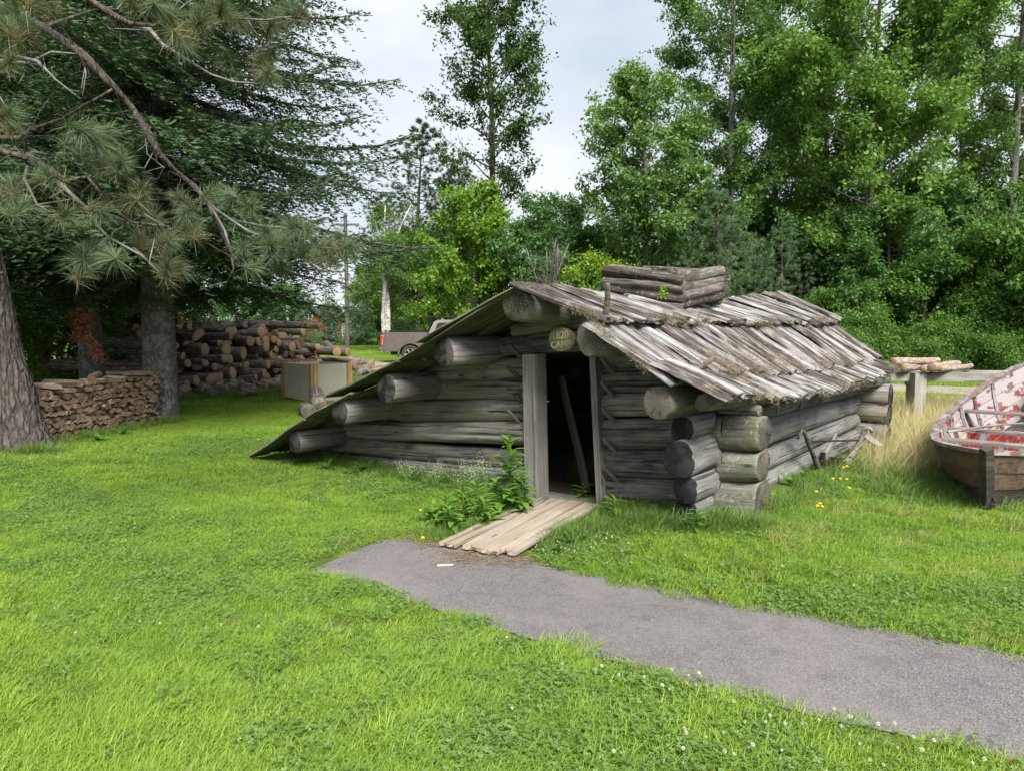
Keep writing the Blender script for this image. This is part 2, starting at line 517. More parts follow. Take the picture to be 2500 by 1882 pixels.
def asphalt_mat():
    t = NT('worn_asphalt')
    g = t.n('NewGeometry').outputs['Position']
    vo = t.n('TexVoronoi', {'Vector': g, 'Scale': 150.0})
    vo2 = t.n('TexVoronoi', {'Vector': g, 'Scale': 320.0})
    st = t.n('SeparateXYZ', {0: vo.outputs['Color']})
    st2 = t.n('SeparateXYZ', {0: vo2.outputs['Color']})
    big = t.noise(g, 1.1, 5, 0.6)
    mid = t.noise(g, 7.0, 4, 0.6)
    f = t.math('ADD', t.math('MULTIPLY', st.outputs[0], 0.5), t.math('MULTIPLY', st2.outputs[0], 0.4))
    c = t.ramp(f, [(0.05, (0.065, 0.060, 0.061)), (0.45, (0.142, 0.130, 0.130)), (0.75, (0.205, 0.189, 0.188)), (0.95, (0.34, 0.32, 0.315))])
    c = t.mix(t.math('MULTIPLY', t.ramp(big, [(0.4, 0.0), (0.62, 1.0)]), 0.35), c, (0.235, 0.212, 0.207))
    c = t.mix(t.math('MULTIPLY', t.ramp(mid, [(0.3, 1.0), (0.5, 0.0)]), 0.35), c, (0.07, 0.066, 0.068))
    hh = t.math('ADD', vo.outputs['Distance'], t.math('MULTIPLY', vo2.outputs['Distance'], 0.5))
    return t.bsdf(c, 0.92, t.bump(hh, 0.004, 0.6), 0.2)
M_asphalt = asphalt_mat()

def gravel_mat():
    t = NT('gravel')
    g = t.n('NewGeometry').outputs['Position']
    n = t.noise(g, 14.0, 6, 0.7)
    b = t.noise(g, 0.8, 4, 0.6)
    c = t.ramp(n, [(0.3, (0.16, 0.14, 0.115)), (0.5, (0.30, 0.27, 0.235)), (0.7, (0.42, 0.385, 0.34))])
    c = t.mix(t.math('MULTIPLY', t.ramp(b, [(0.45, 0.0), (0.6, 1.0)]), 0.4), c, (0.15, 0.15, 0.07))
    return t.bsdf(c, 0.95, t.bump(n, 0.03, 0.8), 0.1)
M_gravel = gravel_mat()

# ------------------------------------------------------------------ ground, path, gravel drive
def axis(fine0, fine1, step, far0, far1):
    a = list(np.arange(fine0, fine1 + 1e-6, step))
    s, x = step, fine1
    while x < far1:
        s *= 1.16; x += s; a.append(x)
    s, x, l = step, fine0, []
    while x > far0:
        s *= 1.16; x -= s; l.append(x)
    return np.array(l[::-1] + a)

gx, gy = axis(-9, 9, 0.22, -500, 500), axis(0, 15, 0.22, -120, 900)
X, Y = np.meshgrid(gx, gy)
gv = np.stack([X.ravel(), Y.ravel(), hgt(X, Y).ravel()], 1)
nx_, ny_ = len(gx), len(gy)
ii, jj = np.meshgrid(np.arange(nx_ - 1), np.arange(ny_ - 1))
q = (jj * nx_ + ii).ravel()
gf = np.stack([q, q + 1, q + nx_ + 1, q + nx_], 1)
tag(obj('ground', mesh_np('ground', gv, gf.ravel(), np.full(len(gf), 4), True), M_ground), 'mown lawn ground around the log cabin', kind='structure')

def strip(name, A, B, mat, lift, nlen, ncross, wob=0.0, seed=0):
    """sheet between two edge lines, laid on the ground"""
    g = np.random.default_rng(seed)
    def res(P, n):
        P = np.array([(p[0], p[1]) for p in P], float)
        d = np.r_[0, np.cumsum(np.linalg.norm(np.diff(P, axis=0), axis=1))]
        t = np.linspace(0, d[-1], n)
        return np.stack([np.interp(t, d, P[:, 0]), np.interp(t, d, P[:, 1])], 1)
    a, b = res(A, nlen), res(B, nlen)
    if wob:
        for e in (a, b):
            e += np.convolve(g.normal(0, 1, nlen), np.ones(5) / 5, 'same')[:, None] * wob
    V = []
    for k in range(ncross):
        t = k / (ncross - 1)
        p = a * (1 - t) + b * t
        crown = 0.006 * math.sin(math.pi * t)
        V.append(np.c_[p, hgt(p[:, 0], p[:, 1]) + lift + crown])
    V = np.concatenate(V)
    ii, jj = np.meshgrid(np.arange(nlen - 1), np.arange(ncross - 1))
    q = (jj * nlen + ii).ravel()
    f = np.stack([q, q + 1, q + nlen + 1, q + nlen], 1)
    return tag(obj(name, mesh_np(name, V, f.ravel(), np.full(len(f), 4), True), mat), kind='structure'), np.concatenate([a, b[::-1]])

far_e = [gnd(*p) for p in ((748, 1399), (850, 1352), (938, 1317), (1010, 1316), (1090, 1330), (1180, 1345), (1277, 1362), (1447, 1401), (1650, 1440), (1853, 1480), (2180, 1540), (2500, 1605))]
near_e = [gnd(*p) for p in ((746, 1402), (800, 1409), (859, 1418), (960, 1452), (1074, 1492), (1356, 1577), (1695, 1673), (2034, 1763), (2500, 1865))]
de = (far_e[-1] - far_e[-2]).normalized()
far_e += [far_e[-1] + de * 3.0, far_e[-1] + de * 9.0]
dn = (near_e[-1] - near_e[-2]).normalized()
near_e += [near_e[-1] + dn * 2.6, near_e[-1] + dn * 8.6]
path_o, PATH_POLY = strip('path', near_e, far_e, M_asphalt, 0.007, 160, 10, 0.005, 2)
tag(path_o, 'worn grey asphalt path running to the cabin door')
road_a = [(40, 4), (25, 9.5), (11.5, 17.6), (2, 24.2), (-5.7, 28.4), (-16, 32.5), (-40, 40)]
road_b = [(41.5, 6.5), (26, 12), (12.6, 20.0), (3.4, 27.4), (-4.8, 33.0), (-15, 37.0), (-39, 44)]
road_o, ROAD_POLY = strip('gravel_drive', road_a, road_b, M_gravel, 0.02, 120, 6, 0.05, 3)
tag(road_o, 'pale gravel drive behind the cabin')

# ------------------------------------------------------------------ log cabin
A40 = math.radians(40)
O = Vector((2.0972, 6.0410, 0.0))
U = Vector((-math.cos(A40), math.sin(A40), 0))
Vd = Vector((math.sin(A40), math.cos(A40), 0))
def FU(u, v, z): return O + U * u + Vd * v + Vector((0, 0, z))

cab = thing('log_cabin', FU(3.3, 2.2, -0.2), 'low weathered grey log cabin with lichened slab roof and dark doorway', 'cabin')
CAB_POLY = np.array([(FU(u, v, 0).x, FU(u, v, 0).y) for u, v in ((0.05, 0.1), (2.2, 0.25), (6.7, 0.25), (7.1, 5.0), (0.05, 5.0))])

seed = 100
def wlog(u0, z0, r0, u1, z1, r1, v=0.13, mats=None, **kw):
    global seed; seed += 1
    kw['cracks'] = tuple(kw.get('cracks', ())) + tuple(RND.choice(((2.75,), (3.4,), (2.9, 3.75), (3.15,), (2.6, 3.3))))
    kw.setdefault('rough', .045); kw.setdefault('rings', 22); kw.setdefault('sq', 2.7)
    return log_between('wall_log', FU(u0, v, z0), FU(u1, v, z1), r0 * 1.03, r1 * 1.03, mats or [M_facade, M_end_dark], cab, seed, seg=48, **kw)

# front wall, left of the door (from the gable down), and right of it
wlog(2.80, 1.615, .085, 1.42, 1.745, .10, cracks=(2.2,))
wlog(3.22, 1.388, .112, 1.08, 1.560, .115, v=0.12)
wlog(4.08, 1.116, .136, 2.46, 1.186, .118)
wlog(4.02, 0.874, .112, 2.46, 0.962, .110)
wlog(4.95, 0.571, .128, 2.46, 0.726, .126)
wlog(5.90, 0.245, .115, 2.46, 0.460, .138, cracks=(3.35,))
wlog(6.62, -0.075, .105, 2.46, 0.212, .106)
wlog(6.15, -0.235, .09, 2.46, 0.008, .10)
wlog(5.60, -0.33, .09, 2.46, -0.17, .095)
wlog(1.61, 1.300, .088, 0.86, 1.345, .075)
wlog(1.61, 1.095, .124, 0.66, 1.155, .115)
wlog(1.61, 0.845, .130, 0.40, 0.945, .115, cracks=(3.25,))
corner = [M_mossy, M_end_moss]
wlog(1.61, 0.567, .152, 0.31, 0.688, .147, rough=.03)
wlog(1.61, 0.265, .145, 0.31, 0.400, .136, rough=.03)
wlog(1.61, -0.025, .144, 0.31, 0.095, .166, rough=.03)
wlog(1.61, -0.29, .12, 0.03, -0.16, .12)
# mossy outer ends of the three corner logs
for z, r in ((0.714, .154), (0.430, .141), (0.124, .180)):
    seed += 1
    log_between('log_end', FU(0.36, 0.13, z - .033), FU(-0.018, 0.13, z), r, r * .985, corner, cab, seed, seg=32, rings=14, rough=.06, tilt=(0, 0.1), sq=2.6)
seed += 1
log_between('log_end', FU(0.55, 0.13, 0.905), FU(0.03, 0.13, 0.905), .062, .05, corner, cab, seed, rings=6)
# side wall logs, running back; their sawn front ends stand proud of the front wall
for (u, z0, r0, z1, r1, v0, m) in ((.47, .775, .108, .78, .10, -.42, 'd'), (.47, .515, .150, .585, .135, -.52, 'd'), (.445, .25, .117, .345, .118, -.45, 'd'), (.44, .025, .113, .115, .128, -.40, 'm'), (.44, -.2, .12, -.13, .12, -.3, 'm')):
    seed += 1
    log_between('wall_log', FU(u, v0, z0), FU(u, 5.05, z1), r0, r1, [M_side, M_end_dark if m == 'd' else M_end], cab, seed, rings=30, rough=.05, bend=.006, sq=2.3, cracks=(2.9,) if r0 > .11 else ())
# back wall
for k, z in enumerate((-.06, .19, .46, .74, 1.0, 1.25, 1.5, 1.72)):
    r = .150
    u_hi = min(6.6, 2.0 + (2.0 - z) / .45)
    u_lo = 0.0 if z < .85 else min(1.5, 0.1 + (z - .85) * 1.4)
    seed += 1
    log_between('wall_log', FU(u_hi, 4.85, z), FU(u_lo, 4.85, z), r, r * .98, [M_facade, M_end], cab, seed, rings=10)
# left side: low log under the eave
for k, z in enumerate((-.18, .03)):
    seed += 1
    log_between('wall_log', FU(6.25, -.1, z), FU(6.25, 5.0, z), .11, .11, [M_facade, M_end_dark], cab, seed, rings=10)

# purlins and ridge pole
PUR = [('ridge_pole', 2.10, 1.850, .166, 1.79, 1.64, .14, -.70, 'moss'), ('purlin', 3.08, 1.381, .155, 2.85, 1.42, .145, -.70, 'd'),
       ('purlin', 4.02, .924, .163, 3.85, .95, .15, -.70, 'g'), ('purlin', 4.92, .598, .157, 4.8, .60, .15, -.70, 'g'),
       ('purlin', 5.89, .129, .140, 5.8, .13, .13, -.70, 'd'), ('purlin', 1.25, 1.545, .156, .95, 1.43, .14, -.70, 'b'),
       ('purlin', .563, 1.000, .137, .40, .90, .12, -.70, 'moss2'), ('eave_pole', .20, 1.012, .072, .14, .90, .07, -.62, 'moss2')]
EM = {'moss': M_end_moss, 'moss2': M_end_brown, 'd': M_end, 'g': M_end, 'b': M_end_brown}
for n, u0, z0, r0, u1, z1, r1, v0, e in PUR:
    seed += 1
    m = [M_mossy if e == 'moss2' else M_purlin, EM[e]]
    log_between(n, FU(u0, v0, z0), FU(u1, 5.2, z1), r0, r1, m, cab, seed, rings=24, rough=.045, bend=.004, cracks=(RND.uniform(0, 6),))

# door posts
mb = MB(); mb.box((0, -.10, -.085), (1.62, .10, -.0), 0); mb.box((0, -.10, .004), (1.62, .075, .085), 0)
mb.obj('door_post', M_jamb, cab, frame(FU(2.365, -.02, -.27), FU(2.415, -.02, 1.33), up=U), bevel=.006)
mb = MB(); mb.box((0, -.14, -.035), (1.60, .14, .035), 0)
mb.obj('door_post', M_jamb, cab, frame(FU(1.53, .06, -.24), FU(1.64, .06, 1.37), up=U), bevel=.006)
mb = MB(); mb.box((0, -.11, -.03), (.95, .11, .03), 0)
mb.obj('door_sill', M_jamb, cab, frame(FU(2.42, .13, -.205), FU(1.50, .13, -.17), up=(0, 0, 1)), bevel=.006)

# pegs driven slantwise into the log ends beside the door
peg = log_mesh('peg', .24, .021, .024, 900, seg=10, rings=4, rough=.05)
for m in (M_peg, M_peg): peg.materials.append(m)
for u, z in ((2.66, 1.36), (2.68, 1.13), (2.68, .90), (2.68, .64), (1.475, 1.23), (1.47, 1.00), (1.455, .745), (1.44, .455), (1.425, .165), (1.41, -.12)):
    a = FU(u + RND.uniform(.03, .05), -.10, z + RND.uniform(.08, .105)); b = FU(u - .035, .05, z - .075)
    obj('peg', peg, None, cab, frame(a, b))
for u, v, z in ((2.70, -.12, .935),):
    obj('peg', peg, None, cab, frame(FU(u, v, z), FU(u - .1, .05, z + .01)))

# ---- roof slabs
def lerp_tab(tab, v):
    return float(np.interp(v, [a for a, _ in tab], [b for _, b in tab]))
RID_U, RID_Z = [(-.75, 2.06), (5.5, 1.75)], [(-.75, 2.010), (.1, 1.975), (.8, 1.94), (2.2, 1.93), (3.4, 1.985), (4.4, 2.07), (5.5, 2.16)]
C1_U, C1_Z = [(-.75, 1.15), (5.5, .86)], [(-.75, 1.672), (1.0, 1.656), (2.4, 1.648), (4.2, 1.680), (5.5, 1.697)]
C2_U, C2_Z = [(-.75, .45), (5.5, .27)], [(-.75, 1.130), (.24, 1.144), (2.2, 1.110), (4.2, 1.122), (5.5, 1.157)]
EA_U, EA_Z = [(-.75, -.02), (1.5, -.05), (5.5, .03)], [(-.75, 1.072), (.3, .97), (1.5, .918), (3.2, .94), (5.5, 1.035)]

def slab_mesh(L, w, th, g):
    n = 9; k = 7
    V, F = [], []
    wv = w * (1 + 0.10 * np.sin(np.linspace(0, 5, n) + g.uniform(0, 6)) + g.uniform(-.06, .06, n))
    dz = 0.010 * np.sin(np.linspace(0, 4, n) + g.uniform(0, 6))
    for i in range(n):
        x = L * i / (n - 1)
        tp = 1 - .25 * (i == 0) - .10 * (i == n - 1)
        xe = x + (g.uniform(-.02, .02, k) if i in (0, n - 1) else np.zeros(k))
        for j in range(k):
            a = math.pi * j / (k - 1)
            y = -math.cos(a) * wv[i] / 2 + g.uniform(-.004, .004)
            z = (math.sin(a) ** .6) * th * tp + dz[i] + g.uniform(-.004, .004)
            V.append((xe[j], y, z))
        V.append((x, wv[i] / 2 * .9, -th * .25 + dz[i])); V.append((x, -wv[i] / 2 * .9, -th * .25 + dz[i]))
    m = k + 2
    for i in range(n - 1):
        for j in range(m):
            a = i * m
            F.append((a + j, a + (j + 1) % m, a + m + (j + 1) % m, a + m + j))
    F.append(tuple(range(m))[::-1]); F.append(tuple((n - 1) * m + j for j in range(m)))
    return V, F

ROOF_PTS = []
def course(name, top, bot, v0, v1, wmean, g, ext=0.0, skew=0.0, mats=None, th=.045, lift0=.02, gap=.99):
    """a row of slabs; top(v), bot(v) give points of its upper and lower edge"""
    v, i = v0, 0
    while v < v1 - .05:
        w = wmean * g.uniform(.72, 1.3)
        vc = v + w / 2
        sk = skew + g.normal(0, .02)
        a, b = top(vc - sk), bot(vc + sk)
        d = (b - a).normalized()
        b = b + d * (ext + g.uniform(-.05, .05)); a = a - d * g.uniform(0, .05)
        nrm = Vd.cross(d); nrm = nrm if nrm.z > 0 else -nrm
        lift = lift0 + (i % 2) * .026 + g.uniform(0, .010)
        a2, b2 = a + nrm * (lift + .006), b + nrm * (lift + g.uniform(0, .014))
        Vv, Ff = slab_mesh((b2 - a2).length, w * 1.06, th * g.uniform(.75, 1.15), g)
        obj(name, mesh_py(name, Vv, Ff, False), mats or M_roof, cab, frame(a2, b2, up=nrm))
        ROOF_PTS.append((a2, b2, nrm, w))
        v += w * gap; i += 1

gr = np.random.default_rng(42)
def line(Ut, Zt, du=0.0, dz=0.0):
    return lambda v: FU(lerp_tab(Ut, v) + du, v, lerp_tab(Zt, v) + dz)
course('roof_slab', line(EA_U, EA_Z, .62, .235), line(EA_U, EA_Z), -.78, 5.42, .20, gr, skew=.02, lift0=.005)
course('roof_slab', line(C1_U, C1_Z, .10, -.035), line(C2_U, C2_Z), -.80, 5.45, .235, gr, skew=.05, lift0=.012)
course('roof_slab', line(RID_U, RID_Z), line(C1_U, C1_Z), -.78, 5.5, .215, gr, skew=.05, ext=.03, lift0=.010, th=.038)
# left slope, four courses down to the ground
def lline(s_u, s_z): return lambda v: FU(s_u - .04 * (v + .75), v, s_z)
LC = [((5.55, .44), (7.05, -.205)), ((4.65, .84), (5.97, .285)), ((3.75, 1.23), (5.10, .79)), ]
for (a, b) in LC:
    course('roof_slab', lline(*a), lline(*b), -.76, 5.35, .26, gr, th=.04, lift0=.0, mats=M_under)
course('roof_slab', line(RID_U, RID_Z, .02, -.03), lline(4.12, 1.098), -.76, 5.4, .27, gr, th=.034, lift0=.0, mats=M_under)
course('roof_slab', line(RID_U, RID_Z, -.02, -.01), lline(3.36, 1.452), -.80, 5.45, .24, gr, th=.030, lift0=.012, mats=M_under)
# bark sheets lying on the low left eave
# stub pegs that hold the slabs
for (a, b) in ((FU(1.14, -.62, 1.74), FU(1.06, -.72, 2.0)), (FU(.52, -.28, 1.22), FU(.40, .02, 1.36))):
    mb = MB(); mb.tube([a, a.lerp(b, .5) + Vector((.01, 0, 0)), b], [.03, .026, .022], 8)
    mb.obj('roof_peg', M_peg, cab)

# moss and needle litter caught on the roof
def strands(name, centres, normals, n_each, length, spread, width, mat, parent, g, droop=0.0, flat=0.3):
    C = np.repeat(np.array(centres), n_each, 0); Nn = np.repeat(np.array(normals), n_each, 0)
    n = len(C)
    base = C + g.normal(0, 1, (n, 3)) * spread
    d = g.normal(0, 1, (n, 3)); d /= np.linalg.norm(d, axis=1)[:, None]
    d = d * (1 - flat) + Nn * flat; d[:, 2] -= droop
    d /= np.linalg.norm(d, axis=1)[:, None]
    s = np.cross(d, g.normal(0, 1, (n, 3))); s /= np.linalg.norm(s, axis=1)[:, None]
    L = length * g.uniform(.5, 1.3, n)[:, None]
    v = np.stack([base - s * width, base + s * width, base + d * L], 1).reshape(-1, 3)
    f = np.arange(3 * n)
    col = np.repeat(g.uniform(0, 1, n), 3)
    return obj(name, mesh_np(name, v, f, np.full(n, 3), False, None, col), mat, parent, kind='stuff')
M_mossfib = leaf('roof_moss', (0.11, 0.088, 0.062), (0.29, 0.25, 0.155), 0.15, gloss=0.0, desat=False)
M_litter = leaf('needle_litter', (0.14, 0.10, 0.07), (0.30, 0.235, 0.17), 0.1, gloss=0.0, desat=False)
cs, ns = [], []
for v in np.arange(-.7, 5.3, .030):
    if gr.random() < .30 + .35 * math.sin(v * 3.1) + .25 * math.sin(v * 7.7):
        p = line(C1_U, C1_Z, -.03, .03)(v); cs.append(p + Vector((0, 0, gr.uniform(-.02, .06))) - U * gr.uniform(-.02, .12)); ns.append((0, 0, 1))
for v in np.arange(-.1, 5.0, .05):
    if gr.random() < .45:
        p = line(C2_U, C2_Z, -.02, .02)(v); cs.append(p); ns.append((0, 0, 1))
for v in np.arange(-.3, 5.2, .06):
    if gr.random() < .4:
        p = line(EA_U, EA_Z, -.02, .03)(v); cs.append(p); ns.append((0, 0, .2))
for t in np.arange(0, 1, .02):      # along the front rake
    if gr.random() < .3 + .4 * math.sin(t * 9):
        p = (line(RID_U, RID_Z, 0, .04)(-.76)).lerp(line(C1_U, C1_Z, 0, .04)(-.76), t); cs.append(p); ns.append((-.4, -.5, -.3))
    if gr.random() < .3 + .4 * math.sin(t * 11 + 1):
        p = (line(C1_U, C1_Z, 0, 0)(-.78)).lerp(line(C2_U, C2_Z, 0, .03)(-.78), t); cs.append(p); ns.append((-.4, -.5, 0))
strands('moss', cs, ns, 46, .045, .022, .0022, M_mossfib, cab, gr, flat=.35)
cs, ns = [], []
for k in range(1100):
    v = gr.uniform(-.5, 4.8); t = gr.beta(5, 1.0)
    if gr.random() > .30 * math.exp(-((v - .7) / 1.3) ** 2) + .04 + .05 * math.sin(v * 9): continue
    p = line(C1_U, C1_Z, 0, .06)(v).lerp(line(C2_U, C2_Z, -.12, .06)(v), t); cs.append(p); ns.append((0, 0, .4))
strands('needle_litter', cs, ns, 26, .06, .045, .0016, M_litter, cab, gr, flat=.15)

# ---- log chimney: a square crib tipped towards its near corner
def CH(a, b, k):
    """corner a along U (0..1), b along V, tier height k"""
    u, v = 1.47 + .96 * a, 1.50 + .98 * b
    return FU(u, v, 1.835 + .115 * a + .125 * b - .07 * a * b + k)
chim = thing('chimney', CH(.5, .5, 0))
chim.parent = cab; chim.matrix_parent_inverse = W[cab.name].inverted()
for k in range(4):
    z = .03 + k * .098; e = .03
    for b in (0, 1):
        seed += 1
        p0, p1 = CH(1.0 + e + .05, b, z + (.05 if k % 2 else 0)), CH(-e, b, z + (.0 if k % 2 else 0))
        log_between('chimney_log', p0, p1, .066 * RND.uniform(.9, 1.2), .070, [M_chim, M_chim], chim, seed, seg=14, rings=14, rough=.15, bend=.02)
    for a in (0, 1):
        seed += 1
        p0, p1 = CH(a, -e, z + .045), CH(a, 1 + e, z + .045)
        log_between('chimney_log', p0, p1, .068 * RND.uniform(.9, 1.15), .064, [M_chim, M_chim], chim, seed, seg=14, rings=9, rough=.10)

# props under the eave, small vent openings between them
for px, py in ((1893, 1006), (1949, 996), (1998, 988)):
    v = {1893: 1.22, 1949: 1.92, 1998: 2.62}[px]
    mb = MB(); mb.box((0, -.035, -.012), (.23, .035, .012))
    mb.obj('prop_board', M_side, cab, frame(FU(.24, v, .98), FU(.27, v + .03, .76), up=U), bevel=.004)

# packed floor inside the cabin
mb = MB(); n = 10
fl = [FU(u, v, -.17 + .02 * math.sin(u * 5 + v * 4)) for u, v in ((.6, .3), (6.1, .3), (6.1, 4.7), (.6, 4.7))]
mb.add(fl + [p - Vector((0, 0, .1)) for p in fl], [(3, 2, 1, 0), (4, 5, 6, 7), (0, 1, 5, 4), (1, 2, 6, 5), (2, 3, 7, 6), (3, 0, 4, 7)])
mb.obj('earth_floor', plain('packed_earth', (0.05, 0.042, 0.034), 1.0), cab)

# ---- the sign
sg = thing('sign', FU(2.045, -.06, 1.40), 'round wooden sign reading 1820 CAMP above the doorway', 'sign')
t = NT('sign_wood')
v, r = t.obco((6, 6, 6))
sn = t.noise(v, 3, 5, .6)
M_sign = t.bsdf(t.ramp(sn, [(0.3, (0.26, 0.22, 0.13)), (0.7, (0.40, 0.355, 0.22))]), 0.8, t.bump(sn, .004), .15)
M_letter = plain('sign_letter_wood', (0.70, 0.64, 0.45), 0.8)
R_ = .122
SM = frame(FU(2.045, .0, 1.505), FU(2.045, -.2, 1.505))          # X points out of the wall
rim = 36
V_, F_ = [], []
for x, rr in ((0, 1.0), (.035, 1.0), (.042, .965)):
    for j in range(rim):
        a = 2 * math.pi * j / rim
        k = R_ * rr * (1 + .02 * math.sin(3 * a + 1) + .012 * math.sin(5 * a))
        V_.append((x, math.cos(a) * k * 1.36, math.sin(a) * k))
for i in range(2):
    for j in range(rim):
        F_.append((i * rim + j, i * rim + (j + 1) % rim, (i + 1) * rim + (j + 1) % rim, (i + 1) * rim + j))
F_.append(tuple(range(2 * rim, 3 * rim))); F_.append(tuple(range(rim))[::-1])
obj('sign_board', mesh_py('sign_board', V_, F_), M_sign, sg, SM)
def text_mesh(s, size, ext):
    cu = bpy.data.curves.new('txt', 'FONT')
    cu.body = s; cu.size = size; cu.extrude = ext; cu.align_x = 'CENTER'; cu.align_y = 'CENTER'; cu.resolution_u = 3
    cu.offset = 0.0022
    o = bpy.data.objects.new('txt', cu); COL.objects.link(o)
    dg = bpy.context.evaluated_depsgraph_get()
    me = bpy.data.meshes.new_from_object(o.evaluated_get(dg))
    bpy.data.objects.remove(o)
    return me
# text lies in its own XY plane, +Z facing out: map to the wall
def textM(c, right, out):
    r_, n_ = Vector(right).normalized(), Vector(out).normalized()
    u_ = n_.cross(r_)
    return Matrix(((r_.x, u_.x, n_.x, c.x), (r_.y, u_.y, n_.y, c.y), (r_.z, u_.z, n_.z, c.z), (0, 0, 0, 1)))
for s, dz, tw_, th_ in (('1820', .046, .195, .082), ('CAMP', -.046, .255, .074)):
    rt = (-U + Vector((0, 0, .10))).normalized()
    tm_ = text_mesh(s, .1, .004)
    xs_ = [v.co.x for v in tm_.vertices]; ys_ = [v.co.y for v in tm_.vertices]
    cx_, cy_ = (max(xs_) + min(xs_)) / 2, (max(ys_) + min(ys_)) / 2
    for v in tm_.vertices: v.co.x = (v.co.x - cx_) * tw_ / (max(xs_) - min(xs_)); v.co.y = (v.co.y - cy_) * th_ / (max(ys_) - min(ys_))
    obj('lettering', tm_, M_letter, sg, textM(FU(2.045, -.044, 1.505 + dz), rt, -Vd))

# ---- slab leaning just inside the door, planks laid as a ramp
ls = log_mesh('leaning_slab', 1.30, .10, .085, 31, seg=18, rings=12, rough=.07, oval=.38)
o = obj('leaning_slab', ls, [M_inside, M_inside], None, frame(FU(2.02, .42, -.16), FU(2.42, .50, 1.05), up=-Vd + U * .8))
tag(o, 'rough dark slab with bark leaning inside the doorway', 'board')

M_plank = wood('pale_plank_wood', (0.20, 0.16, 0.125), (0.29, 0.24, 0.19), (0.37, 0.32, 0.26), ys=34.0, checks=0.5, warm=(0.25, 0.19, 0.13), bumpd=.004)
M_plank_end = wood('broken_plank_wood', (0.22, 0.17, 0.13), (0.40, 0.34, 0.27), (0.55, 0.49, 0.42), ys=20.0)
far_c = gnd(1400, 1236); 
def plank(px0, py0, px1, py1, w, label, g, dz=.0, notch=True):
    a, b = gnd(px0, py0), gnd(px1, py1)
    a = a + Vector((0, 0, .028 + dz)); b = b + Vector((0, 0, .055 + dz))
    L = (b - a).length; n = 14; th = .028
    V, F = [], []
    cols = 5
    for i in range(n):
        x = L * i / (n - 1)
        for s in (1, 0):
            for j in range(cols):
                y = (j / (cols - 1) - .5) * w
                xx = x
                if i == 0 and notch: xx = x + g.uniform(0, .07) * (1 if j % 2 else .4)
                V.append((xx, y + .003 * math.sin(x * 5), (th if s else 0) + .003 * math.sin(x * 2.2) + g.uniform(-.0007, .0007)))
    m = 2 * cols
    for i in range(n - 1):
        p = i * m
        for j in range(cols - 1):
            F.append((p + j, p + j + m, p + j + 1 + m, p + j + 1))
            F.append((p + cols + j, p + cols + j + 1, p + cols + j + 1 + m, p + cols + j + m))
        F.append((p, p + cols, p + cols + m, p + m)); F.append((p + cols - 1, p + cols - 1 + m, p + m + m - 1, p + m - 1))
    for p in (0, (n - 1) * m):
        for j in range(cols - 1):
            F.append((p + j, p + j + 1, p + cols + j + 1, p + cols + j))
    o = obj('plank', mesh_py('plank', V, F), M_plank, None, frame(a, b))
    return tag(o, label, 'plank', 'planks laid as a ramp to the door')
gp = np.random.default_rng(3)
plank(1088, 1343, 1318, 1238, .165, 'narrow pale ramp plank on the left, its broken end lying on the asphalt', gp)
plank(1150, 1352, 1366, 1236, .185, 'pale ramp plank second from the left, its jagged end set back', gp, .004)
plank(1192, 1360, 1406, 1240, .160, 'pale ramp plank second from the right with splintered end', gp, .0)
plank(1236, 1362, 1446, 1248, .160, 'pale ramp plank nearest the clover on the right', gp, .003)
a = gnd(1086, 1386)
mb = MB(); mb.box((0, -.012, 0), (.125, .012, .012))
tag(mb.obj('wood_chip', M_plank_end, None, frame(a + Vector((-.06, 0, .016)), a + Vector((.06, .015, .016))), bevel=.004), 'small pale splinter of wood lying on the asphalt path', 'splinter')
a = gnd(1270, 1262)
seed += 1
tag(log_between('rotten_stub', a + Vector((-.10, -.10, -.02)), a + Vector((.22, .26, .10)), .07, .05, [M_purlin, M_end], None, seed, seg=12, rings=6, rough=.15), 'rotten brown wood stub beside the left door post', 'stub')

# ------------------------------------------------------------------ things around the cabin
def poly_copy(name, me, M, label, cat, group=None):
    o = obj(name, me, None, None, M)
    return tag(o, label, cat, group)

# ---- grey panelled enclosure
M_panel = plain('grey_panel_paint', (0.49, 0.44, 0.345), 0.7, .2, var=.06, scale=3.0)
M_post = wood('new_lumber', (0.33, 0.20, 0.085), (0.47, 0.30, 0.14), (0.57, 0.40, 0.21), xs=1.5, ys=26, checks=.1, bumpd=.003)
bc, bl, br = gnd(765, 981), gnd(697, 968), None
dl = (bl - bc); dl.z = 0; Ll = 1.55; dl.normalize()
dr = Vector((-dl.y, dl.x, 0)); dr = dr if dr.x > 0 else -dr
Lr = 1.08; Hb = .95
box_t = thing('panel_box', bc, 'open box of grey-green panels with pale wooden corner posts on the lawn', 'box')
zb = bc.z - .02
cor = [bc, bc + dl * Ll, bc + dl * Ll + dr * Lr, bc + dr * Lr]
for i in range(4):
    p, q = cor[i], cor[(i + 1) % 4]
    mb = MB(); L = (q - p).length
    mb.box((.02, -.008, 0), (L - .02, .008, Hb - .015))
    mb.obj('panel', M_panel, box_t, frame(Vector((p.x, p.y, zb)), Vector((q.x, q.y, zb))), bevel=.002)
for i, p in enumerate(cor):
    for d in (cor[(i + 1) % 4] - p, cor[i - 1] - p):
        d = d.normalized(); out = Vector((p.x - (cor[0].x + cor[2].x) / 2, p.y - (cor[0].y + cor[2].y) / 2, 0))
        nrm = Vector((-d.y, d.x, 0)); nrm = nrm if nrm.dot(out) > 0 else -nrm
        b0 = Vector((p.x, p.y, zb)) + nrm * (.024 if i % 2 else .026) + d * .065
        mb = MB(); mb.box((0, -.065, -.017), (Hb, .065, .017))
        mb.obj('corner_post', M_post, box_t, frame(b0, b0 + Vector((0, 0, 1)), up=nrm), bevel=.004)
